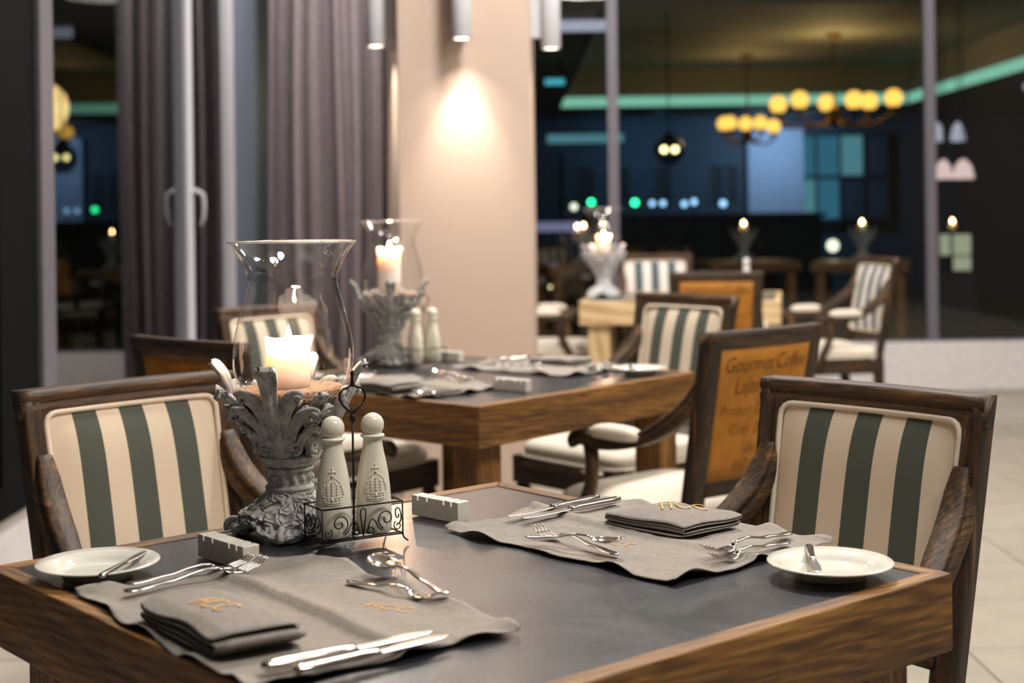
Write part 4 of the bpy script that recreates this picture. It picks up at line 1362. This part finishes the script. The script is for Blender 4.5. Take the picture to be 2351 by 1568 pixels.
def make_fork(label, x, y, z, rz, L_, pitch=0.0, roll=0.0, group='table forks'):
    e = empty('fork', (x, y, z), rz, label, 'fork', group)
    e.rotation_euler = (roll, pitch, rz)
    k = L_ / 0.20
    h = MB()
    strip(h, L_, lambda t: interp(HW, t) * k, lambda t: interp(HZ, t) * k, lambda t: (0.0016 if t < 0.5 else 0.0015) * k, 30, 0, 0.70)
    h.build('handle', M['steel'], e)
    hd = MB()
    FW = [(0.68, 0.0040), (0.71, 0.0080), (0.745, 0.0115), (0.79, 0.0124), (0.82, 0.0122)]
    strip(hd, L_, lambda t: interp(FW, t) * k, lambda t: interp(HZ, t) * k, 0.0010 * k, 12, 0.685, 0.815)
    hd.build('fork_head', M['steel'], e)
    for j in range(4):
        yy = (-0.0102 + 0.0068 * j) * k
        tm = MB()
        strip(tm, L_, lambda t: (0.0021 - 0.0012 * max(0, (t - 0.81) / 0.19)) * k, lambda t: interp(HZ, t) * k, 0.0009 * k, 10, 0.805, 1.0, yoff=lambda t: yy * (1 - 0.06 * (t - 0.8) / 0.2))
        tm.build('tine', M['steel'], e)
    return e
def make_spoon(label, x, y, z, rz, L_, pitch=0.0, roll=0.0, group='dessert spoons'):
    e = empty('spoon', (x, y, z), rz, label, 'spoon', group)
    e.rotation_euler = (roll, pitch, rz)
    k = L_ / 0.20
    h = MB()
    strip(h, L_, lambda t: interp(HW, t) * k, lambda t: interp(HZ, t) * k, 0.0016 * k, 30, 0, 0.70)
    h.build('handle', M['steel'], e)
    def bowl(u, v):
        t = 0.685 + 0.315 * u
        kx = (u - 0.52) / 0.52 if u < 0.52 else (u - 0.52) / 0.48
        wd = 0.0205 * math.sqrt(max(0.0, 1 - abs(kx) ** 2.2)) * k
        if u < 0.10: wd = max(wd * u / 0.10, 0.0038 * k)
        q = -1 + 2 * v
        rimz = interp([(0.685, 0.0095), (0.75, 0.0085), (0.9, 0.0095), (1.0, 0.0125)], t)
        dep = 0.0080 * (1 - q * q) * max(0, 1 - abs(kx) ** 2.5)
        return (t * L_, q * wd, (rimz - dep) * k)
    MB().sheet(bowl, 26, 16, 0.0010 * k).build('bowl', M['steel'], e)
    return e
def make_knife(label, x, y, z, rz, L_, pitch=0.0, roll=0.0, butter=False, group='table knives'):
    e = empty('butter_knife' if butter else 'table_knife', (x, y, z), rz, label, 'knife', group)
    e.rotation_euler = (roll, pitch, rz)
    k = L_ / 0.22
    h = MB()
    KW = [(0, 0.0040), (0.02, 0.0075), (0.08, 0.0088), (0.30, 0.0074), (0.46, 0.0064), (0.50, 0.0072), (0.52, 0.0070)]
    strip(h, L_, lambda t: interp(KW, t) * k, lambda t: 0.0055 * k, lambda t: interp([(0, 0.0030), (0.03, 0.0050), (0.4, 0.0048), (0.52, 0.0036)], t) * k, 24, 0, 0.52)
    h.build('handle', M['steel'], e)
    bl = MB()
    if butter:
        BW = [(0.51, 0.0060), (0.60, 0.0075), (0.75, 0.0105), (0.90, 0.0100), (0.97, 0.0070), (1.0, 0.0010)]
    else:
        BW = [(0.51, 0.0068), (0.58, 0.0082), (0.80, 0.0090), (0.92, 0.0070), (0.98, 0.0032), (1.0, 0.0006)]
    strip(bl, L_, lambda t: interp(BW, t) * k, lambda t: 0.0055 * k, 0.0009 * k, 24, 0.515, 1.0, yoff=lambda t: 0.0015 * k * (t - 0.5))
    bl.build('blade', M['steel_brushed'], e)
    return e

# ---- a table set for two: positions are given on the nearest table, then carried to the middle one by its own frame
def on_table(T, s):
    a = T[2] - T1[2]
    ca, sa = math.cos(a), math.sin(a)
    def f(x, y):
        dx, dy = (x - T1[0]) * s, (y - T1[1]) * s
        return T[0] + dx * ca - dy * sa, T[1] + dx * sa + dy * ca, a
    return f
def set_two(T, s, w_, txt=True):
    f = on_table(T, s)
    def seg(h, t):        # handle end and tip -> position, heading, length
        x, y, a = f(*h); x2, y2, _ = f(*t)
        return x, y, math.atan2(y2 - y, x2 - x), math.hypot(x2 - x, y2 - y)
    x, y, a = f(-0.270, 1.703); make_mat('grey linen placemat at the left place of the ' + w_, x, y, R(-53.5) + a, 0.475, 0.335, 1.3, (0.045, 0.075, R(30), 0.020) if txt else None)
    x, y, a = f(0.170, 2.085); make_mat('grey linen placemat at the right place of the ' + w_, x, y, R(-48.5) + a, 0.455, 0.338, 4.1, (0.00, -0.075, R(20), 0.018) if txt else None)
    x, y, a = f(-0.328, 1.605); make_napkin('folded grey napkin on the left placemat of the ' + w_, x, y, R(37) + a, 0.108, 0.190, 0.028, 2.0, TH + 0.008, (-0.022, 0.036, R(-84), 0.021), 4, 1, 1.5)
    x, y, a = f(0.230, 2.130); make_napkin('folded grey napkin on the right placemat of the ' + w_, x, y, R(-50) + a, 0.156, 0.132, 0.020, 5.0, TH + 0.008, (-0.006, -0.016, R(50), 0.023), 4, 1, 2.8)
    x, y, a = f(-0.546, 1.893); make_plate('white bread plate at the left corner of the ' + w_, x, y)
    x, y, a = f(0.398, 1.842); make_plate('white bread plate at the right corner of the ' + w_, x, y)
    def put(fn, lab, h, t, dz, L_=None, pitch=0.0, roll=0.0, **kw):
        x, y, a, l = seg(h, t)
        fn(lab + ' of the ' + w_, x, y, TH + dz, a, L_ or l, pitch, roll, **kw)
    put(make_fork, 'lower of two steel forks on the left placemat', (-0.479, 1.770), (-0.330, 1.890), 0.0075, 0.195)
    put(make_fork, 'upper of two steel forks on the left placemat', (-0.485, 1.805), (-0.350, 1.905), 0.0085, 0.172)
    put(make_knife, 'upper of two steel knives on the left placemat', (-0.257, 1.455), (-0.091, 1.573), 0.0080, 0.205)
    put(make_knife, 'lower of two steel knives on the left placemat', (-0.223, 1.442), (-0.077, 1.556), 0.0080, 0.192)
    put(make_spoon, 'steel dessert spoon with mirror bowl on the left placemat', (-0.082, 1.722), (-0.182, 1.866), 0.0125, 0.180, -0.03)
    put(make_fork, 'small dessert fork crossing under the spoon on the left placemat', (-0.213, 1.822), (-0.090, 1.722), 0.0045, 0.158)
    put(make_knife, 'far steel knife on the right placemat', (0.132, 2.312), (-0.014, 2.168), 0.0085, 0.205)
    put(make_knife, 'near steel knife with broad blade on the right placemat', (0.164, 2.296), (0.006, 2.150), 0.0085, 0.212)
    put(make_fork, 'dessert fork pointing away on the right placemat', (0.136, 1.938), (0.030, 2.080), 0.0060, 0.182)
    put(make_spoon, 'dessert spoon crossing over the fork on the right placemat', (0.013, 2.026), (0.140, 1.948), 0.0125, 0.155, -0.05)
    put(make_fork, 'far one of two forks beside the plate on the right placemat', (0.388, 2.046), (0.247, 1.912), 0.0085, 0.192)
    put(make_fork, 'near one of two forks beside the plate on the right placemat', (0.376, 1.998), (0.256, 1.888), 0.0065, 0.165)
    put(make_knife, 'butter knife lying across the left bread plate', (-0.520, 1.812), (-0.497, 1.950), 0.0155, 0.140, 0.0, 0.0, butter=True, group='butter knives')
    put(make_knife, 'butter knife lying across the right bread plate', (0.388, 1.925), (0.368, 1.778), 0.0165, 0.145, 0.0, 0.0, butter=True, group='butter knives')
set_two(T1, 1.0, 'nearest table')
set_two(T2, 1.05, 'middle table')
make_mat('grey linen placemat beside the white candle stand on the far table', 0.83, 8.12, R(-11), 0.44, 0.32, 2.2)
make_napkin('folded grey napkin on the far pale table', 0.80, 8.10, R(-11), 0.16, 0.12, 0.02, 3.0, TH + 0.008)

# ------------------------------------------------------------------ hall standing in for the room reflected in the back glazing
HY0, HY1, HX0, HX1, HZ = 10.25, 24.4, -6.0, 11.0, 2.86
MB().box(((HX0 + HX1) / 2, (HY0 + HY1) / 2, -0.06), (HX1 - HX0, HY1 - HY0, 0.10)).build('floor_reflection', M['hall_dark'], kind='structure')
TX0, TX1, TY0, TY1, TZ = 0.72, 6.05, 11.3, 22.0, 3.45
hc = MB()
for (a, b_, c_, d) in ((HX0, TX0, HY0, HY1), (TX1, HX1, HY0, HY1), (TX0, TX1, HY0, TY0), (TX0, TX1, TY1, HY1)):
    hc.box(((a + b_) / 2, (c_ + d) / 2, HZ + 0.04), (b_ - a, d - c_, 0.08))
hc.box(((TX0 + TX1) / 2, (TY0 + TY1) / 2, TZ + 0.04), (TX1 - TX0 + 0.5, TY1 - TY0 + 0.5, 0.08))
for (x, y, dx, dy) in ((TX0 - 0.05, (TY0 + TY1) / 2, 0.08, TY1 - TY0), (TX1 + 0.05, (TY0 + TY1) / 2, 0.08, TY1 - TY0), ((TX0 + TX1) / 2, TY1 + 0.05, TX1 - TX0, 0.08), ((TX0 + TX1) / 2, TY0 - 0.05, TX1 - TX0, 0.08)):
    hc.box((x, y, (HZ + TZ) / 2 + 0.08), (dx, dy, TZ - HZ))
hc.build('ceiling_reflection', M['hall_ceiling_paint'], kind='structure')
for (x, y, dx, dy, lab) in ((TX0 + 0.01, (TY0 + TY1) / 2, 0.03, TY1 - TY0 - 0.1, 'teal light strip along the left side of the tray ceiling built beyond the glass as a reflection'),
                       (TX1 - 0.01, (TY0 + TY1) / 2, 0.03, TY1 - TY0 - 0.1, 'teal light strip along the right side of the tray ceiling built beyond the glass as a reflection'),
                       ((TX0 + TX1) / 2, TY1 - 0.01, TX1 - TX0 - 0.1, 0.03, 'long teal light strip across the far side of the reflected tray ceiling')):
    e = empty('cove_light', (x, y, HZ), 0, lab, 'light strip', 'teal cove lights')  # cove of the reflected tray ceiling, built as solid strips
    MB().box((0, 0, 0.095), (dx, dy, 0.15), 0.004).build('diffuser', M['teal_glow'], e)
    MB().box((0, 0, 0.010), (dx * 1.2 if dx < 0.1 else dx, dy * 1.2 if dy < 0.1 else dy, 0.02), 0.002).build('channel', M['frame_dark'], e)
MB().box(((HX0 + HX1) / 2, HY1 + 0.06, 1.5), (HX1 - HX0, 0.12, 3.0)).build('wall_reflection', M['hall_slate'], kind='structure')
MB().box((HX0 - 0.06, (HY0 + HY1) / 2, 1.5), (0.12, HY1 - HY0, 3.0)).build('wall_reflection_left', M['hall_dark'], kind='structure')
MB().box((HX1 + 0.06, (HY0 + HY1) / 2, 1.5), (0.12, HY1 - HY0, 3.0)).build('wall_reflection_right', M['hall_dark'], kind='structure')
# pale blue wall panel, brightened by an added wash light
MB().box((4.42, HY1 - 0.09, 1.62), (0.93, 0.16, 2.05), 0.006).build('blue_wall_panel', M['hall_blue'], None, label='pale blue wall panel beyond the window', cat='wall panel')
MB().box((2.35, HY1 - 0.05, 1.75), (2.95, 0.08, 1.10), 0.006).build('facade_panel', M['hall_slate'], None, label='dim blue facade panel with small dark windows', cat='wall panel')
for i, x in enumerate((1.25, 1.85, 2.55, 3.45, 3.70)):
    e = empty('facade_window', (x, HY1 - 0.10, 1.45), 0, 'small dark window in the blue facade, number %s from the left' % ['one', 'two', 'three', 'four', 'five'][i], 'window', 'small facade windows')
    w2 = 0.17 if i > 2 else 0.26
    for (cx_, cz_, dx, dz) in ((-w2 / 2, 0.30, 0.03, 0.62), (w2 / 2, 0.30, 0.03, 0.62), (0, 0.60, w2, 0.03), (0, 0.0, w2, 0.03), (0, 0.30, 0.02, 0.60)):
        MB().box((cx_, 0, cz_), (dx, 0.04, dz), 0.002).build('window_bar', M['hall_slate'], e)
    MB().box((0, 0.01, 0.30), (w2 - 0.03, 0.01, 0.57)).build('pane', M['hall_dark'], e)
area_light('added_wash_light', (4.3, 22.9, 2.80), 44, 0.5, (0.55, 0.74, 1.0), (R(50), 0, 0))
area_light('added_wash_light', (2.0, 22.9, 2.80), 14, 0.5, (0.20, 0.55, 0.85), (R(50), 0, 0))  # second added light, brightens the dim facade
for i, x in enumerate((4.3, 2.0)):  # housings put over the two added lights
    e = empty('added_washer', (x, 22.9, 2.84), 0, ['added wash lamp over the pale blue panel', 'added wash lamp over the dim facade'][i], 'lamp', 'added wash lamps')
    MB().lathe([(0.001, 0.02), (0.26, 0.02), (0.27, 0.0), (0.262, -0.005)], 24).build('lamp_housing', M['frame_dark'], e)
# lit, curtained windows
we = empty('lit_window', (5.5, HY1 - 0.12, 1.05), 0, 'teal lit curtained window beyond the glass', 'window')
for i in range(4):
    for j in range(2):
        x = -0.60 + 0.40 * i
        g = 'blue_window_glow' if (i + j) % 3 else 'cyan_dim'
        if g == 'cyan_dim' and 'cyan_dim' not in M: emit('cyan_dim', (0.22, 0.62, 0.72, 1), 0.34)
        if i == 3 or (i == 2 and j == 0): g = 'hall_slate'
        MB().box((x, 0.02, 0.42 + 0.72 * j), (0.36, 0.02, 0.66)).build('pane', M[g], we)
for i in range(5):
    MB().box((-0.80 + 0.40 * i, 0, 0.76), (0.04, 0.07, 1.52), 0.004).build('window_bar', M['hall_dark'], we)
for z in (0.03, 0.77, 1.50):
    MB().box((0, 0, z), (1.64, 0.06, 0.05), 0.004).build('window_bar', M['hall_dark'], we)
# chandeliers with amber globes, built where the glass mirrors them
def chandelier(label, x, y, zg, spots, r, ztop, power):
    e = empty('chandelier', (x, y, zg), 0, label, 'chandelier', 'amber globe chandeliers')
    MB().lathe([(0.02, ztop - zg), (0.09, ztop - zg - 0.01), (0.07, ztop - zg - 0.05), (0.02, ztop - zg - 0.07)], 20).build('canopy', M['brass_dark'], e)
    MB().tube([(0, 0, ztop - zg - 0.05), (0, 0, -0.16)], 0.014, 8).build('stem', M['brass_dark'], e)
    MB().lathe([(0.012, -0.30), (0.05, -0.27), (0.08, -0.22), (0.05, -0.17), (0.09, -0.12), (0.04, -0.06), (0.014, -0.02)], 20).build('hub', M['brass_dark'], e)
    for (dx, dy, dz) in spots:
        pts = []
        for i in range(13):
            t = i / 12
            pts.append((dx * t, dy * t, -0.16 + (dz - 0.02) * t ** 2 * 1.0 - 0.14 * math.sin(PI * t)))
        pts.append((dx, dy, dz - 0.10))
        a = MB().tube(pts, 0.016, 8).build('arm', M['brass_dark'], e)
        MB().lathe([(0.01, -0.05), (0.05, -0.03), (0.06, 0.0), (0.05, 0.01)], 16, (dx, dy, dz - r)).build('lamp_cup', M['brass_dark'], a)
        MB().ball((dx, dy, dz), r, 14, (1, 1, 1.02)).build('globe', M['globe_glow'], e)
    d = bpy.data.lights.new('chandelier_light', 'POINT'); d.energy = power; d.color = (1.0, 0.66, 0.24); d.shadow_soft_size = 0.35
    o = bpy.data.objects.new('chandelier_light', d); COL.objects.link(o); o.parent = e; o.location = (0, 0, 0.32)
    return e
chandelier('nearer chandelier with amber globe lamps built beyond the window as a reflection', 4.02, 18.0, 2.60, [(-0.68, 0.10, -0.01), (-0.47, -0.20, 0.02), (-0.02, 0.35, 0.02), (0.47, 0.15, 0.02), (0.68, -0.2, 0.03), (0.1, -0.6, -0.02)], 0.108, TZ, 42)
chandelier('smaller farther chandelier with amber globe lamps built beyond the window as a reflection', 3.30, 20.2, 2.52, [(-0.33, 0.0, -0.03), (-0.20, 0.3, 0.0), (-0.07, -0.25, -0.05), (0.21, 0.2, -0.01), (0.34, -0.1, -0.08)], 0.098, TZ, 22)
# smoked globe pendant, another reflection built solid
e = empty('globe_pendant', (1.74, 16.0, 1.94), 0, 'smoked dark globe pendant with two bright bulbs, built as a reflection', 'pendant lamp')
thin_glass('smoked_glass', 1.5, 0.05, (0.30, 0.30, 0.28, 1))
MB().ball((0, 0, 0), 0.17, 22).build('globe', M['smoked_glass'], e)
MB().tube([(0, 0, 0.16), (0, 0, TZ - 1.94)], 0.008, 6).build('cord', M['frame_dark'], e)
MB().lathe([(0.06, 0.15), (0.05, 0.18), (0.02, 0.20)], 16).build('cap', M['frame_dark'], e)
MB().lathe([(0.012, -0.02), (0.02, 0.0), (0.02, 0.05), (0.012, 0.15)], 12).build('lamp_holder', M['frame_dark'], e)
for x in (-0.055, 0.065):
    MB().ball((x, -0.02, 0.01), 0.034, 10).build('bulb', M['bulb_glow'], e)
# bar counter and little lights, modelled reflections
ce = empty('bar_counter', (2.25, 17.6, 0), 0, 'dark bar counter of the reflected room with small lights along it', 'counter')
MB().box((0, 0, 0.60), (2.9, 0.55, 1.18), 0.01).build('counter_body', M['hall_dark'], ce)
MB().box((0, 0, 1.215), (3.0, 0.65, 0.05), 0.008).build('counter_top', M['hall_slate'], ce)
def led(label, x, y, z, mat, r, group):
    e = empty('reflected_lamp', (x, y, z), 0, label, 'lamp', group)  # small light standing in for a reflected one
    MB().ball((0, -r, 0), r, 10).build('bulb', M[mat], e)
    MB().lathe([(r * 1.2, -0.005), (r * 1.25, 0.0), (r * 0.4, 0.03), (0.001, 0.03)], 12).build('socket', M['frame_dark'], e)
    MB().tube([(0, 0.01, 0.0), (0, 0.01, -z - 0.01)], 0.007, 6).build('post', M['frame_dark'], e)
for (lab, x, z, mt, r) in (('green light left of the window mullion above the white candle', 0.82, 1.37, 'green_led', 0.030), ('green light right of the window mullion', 1.27, 1.36, 'green_led', 0.032),
                         ('pale light beside the candle glass reflected in the window', 0.64, 1.325, 'dim_led', 0.034), ('leftmost white blue light along the bar counter', 1.45, 1.35, 'blue_led', 0.028),
                         ('second white blue light along the bar counter', 1.56, 1.35, 'blue_led', 0.028), ('third blue light along the bar counter', 1.78, 1.34, 'blue_led', 0.030),
                         ('fourth blue light along the bar counter', 1.88, 1.36, 'blue_led', 0.030), ('rightmost pale blue light along the bar counter', 2.18, 1.34, 'blue_led', 0.034),
                         ('white light low beside the pillar reflected in the window', 0.42, 1.12, 'white_led', 0.036), ('yellow light near the floor beside the pillar reflected in the window', 0.39, 0.53, 'bulb_glow', 0.034),
                         ('white light behind the right armchair reflected in the window', 3.30, 0.89, 'dim_led', 0.060)):
    if mt == 'dim_led' and 'dim_led' not in M: emit('dim_led', (0.80, 0.85, 0.62, 1), 2.2)
    led(lab, x * 1.06, 15.9, 1.22 + (z - 1.22) * 1.06, mt, r * 1.06, 'small reflected lights')
for (lab, x0_, x1_, y, z, mt, h_) in (('cyan reflection bar high beside the pillar', 0.36, 0.56, 15.0, 2.62, 'cyan_glow', 0.06), ('long cyan reflection bar under the ceiling beyond the window', 0.50, 1.55, 20.0, 2.30, 'cyan_dim', 0.12),
                               ('white reflection bar near the ceiling beside the pillar', 0.40, 0.84, 12.0, 2.80, 'white_bar', 0.09), ('white reflection bar near the ceiling at the far right', 6.2, 7.2, 17.5, 2.72, 'white_bar', 0.07),
                               ('lilac reflection bar low beside the pillar', 0.22, 0.72, 15.2, 1.12, 'lilac_bar', 0.10)):
    if mt not in M: emit(mt, {'white_bar': (0.72, 0.74, 0.90, 1), 'lilac_bar': (0.30, 0.30, 0.50, 1)}[mt], 0.55)
    e = empty('reflection_bar', ((x0_ + x1_) / 2, y, z), 0, lab, 'light bar', 'reflected light bars')  # glowing bar built for a streak reflected in the glass
    MB().box((0, 0, 0), (x1_ - x0_, 0.04, h_), 0.004).build('diffuser', M[mt], e)
    MB().box((0, 0.035, 0), (x1_ - x0_ + 0.02, 0.03, h_ + 0.02), 0.004).build('housing', M['frame_dark'], e)
    up = z > 2.0
    zc = (TZ if (x1_ + x0_) / 2 > TX0 else HZ)
    for sx in (-0.4, 0.4):
        MB().tube([(sx * (x1_ - x0_), 0.035, h_ / 2 if up else -h_ / 2), (sx * (x1_ - x0_), 0.035, zc - z if up else -z - 0.01)], 0.006, 6).build('hanger' if up else 'post', M['frame_dark'], e)
# shaded lamps and a lit lantern at the right, standing in for reflections
for (lab, x, z, mt, r) in (('left reflected pink shaded pendant at the far right window', 4.17, 1.62, 'pink_glow', 0.085), ('right reflected pink shaded pendant at the far right window', 4.36, 1.62, 'pink_glow', 0.10),
                         ('left reflected small white pendant at the far right window', 4.22, 2.00, 'white_bar', 0.06), ('right reflected small white pendant at the far right window', 4.42, 2.00, 'white_bar', 0.07)):
    e = empty('pendant_lamp', (x, 14.0, z), 0, lab, 'pendant lamp', 'reflected shaded pendants')
    if z > 1.8: e.location.y = 14.35
    MB().lathe([(r, -0.08), (r * 0.97, -0.03), (r * 0.75, 0.05), (r * 0.30, 0.10), (0.012, 0.11)], 20).build('shade', M[mt], e)
    MB().tube([(0, 0, 0.10), (0, 0, TZ - z)], 0.006, 6).build('cord', M['frame_dark'], e)
e = empty('lantern_box', (4.32, 14.2, 0.64), 0, 'reflected pale lit lantern box below the pink pendants', 'lantern')
for (x, z, w2, h2) in ((-0.10, 0.26, 0.10, 0.20), (0.06, 0.26, 0.18, 0.20), (0.06, 0.07, 0.18, 0.14)):
    MB().box((x, 0, z), (w2, 0.12, h2), 0.004).build('pane', M['pale_window_glow'], e)
for (x, z, w2, h2) in ((-0.17, 0.19, 0.02, 0.40), (-0.04, 0.19, 0.02, 0.40), (0.16, 0.19, 0.02, 0.40), (0, 0.38, 0.36, 0.02), (0, 0.0, 0.36, 0.02)):
    MB().box((x, 0, z), (w2, 0.16, h2), 0.003).build('lantern_frame', M['frame_dark'], e)
MB().box((0, 0, -0.325), (0.36, 0.3, 0.63), 0.005).build('pedestal', M['hall_dark'], e)
lc = empty('pillar_candle', (4.31, 14.2, 1.032), 0, 'reflected lit candle standing on the pale lantern box', 'candle', 'reflected candles', 1.1)
MB().lathe([(0.001, 0), (0.03, 0), (0.03, 0.05), (0.031, 0.08), (0.026, 0.076), (0.018, 0.072), (0.001, 0.070)], 20, cap=False).build('wax_body', M['wax'], lc)
MB().lathe([(0.0004, -0.004), (0.006, 0.002), (0.008, 0.008), (0.006, 0.018), (0.0012, 0.034)], 12, (0, 0, 0.076)).build('flame', M['flame_far'], lc)
# tables, chairs and candles standing in for reflected ones
hall = [(0.70, 14.2, 0.2, 'left'), (3.40, 14.1, -0.3, 'middle'), (2.33, 14.6, 0.1, 'centre left')]
hall_lab = {'left': 'behind the mullion', 'middle': 'behind the side-on armchair', 'right': 'at the far right window', 'centre left': 'under the smoked globe pendant'}
for (x, y, rz, nm) in hall:
    where = hall_lab[nm]
    tz = TH
    make_table('dim slate topped table in the reflected room ' + where, x, y, rz, 0.9, 0.9, 'table')
    lc = empty('pillar_candle', (x, y, TH + 0.27), 0, 'lit candle in the reflected room ' + where, 'candle', 'reflected candles', 1.15)
    r_, h_ = 0.03, 0.08
    MB().lathe([(0.001, 0), (r_, 0), (r_, h_ * 0.6), (r_ * 1.03, h_), (r_ * 0.85, h_ - 0.004), (r_ * 0.6, h_ - 0.008), (0.001, h_ - 0.010)], 20, cap=False).build('wax_body', M['wax'], lc)
    MB().lathe([(0.0004, -0.004), (0.006, 0.002), (0.008, 0.008), (0.006, 0.018), (0.0012, 0.034)], 12, (0, 0, h_ - 0.004)).build('flame', M['flame_far'], lc)
    make_stand('grey carved candle stand in the reflected room ' + where, (x, y, TH), 0.3, M['carved_stone'], 1.2, 'reflected candle stands')
    for k in range(2):
        if nm == 'middle' or (nm == 'centre left' and k == 0): continue
        a = rz + PI / 2 * (k * 2 + (1 if nm == 'left' else 0)) + 0.2
        chair(proto, ('armchair left of the table in the reflected room ' if k else 'armchair right of the table in the reflected room ') + where, x + 0.85 * math.cos(a), y + 0.85 * math.sin(a), -math.cos(a), -math.sin(a), 1.0, 'reflected armchairs')
for p in (proto, proto_b):
    for ch in list(p.children):
        for g in list(ch.children):
            bpy.data.objects.remove(g)
        bpy.data.objects.remove(ch)
    bpy.data.objects.remove(p)
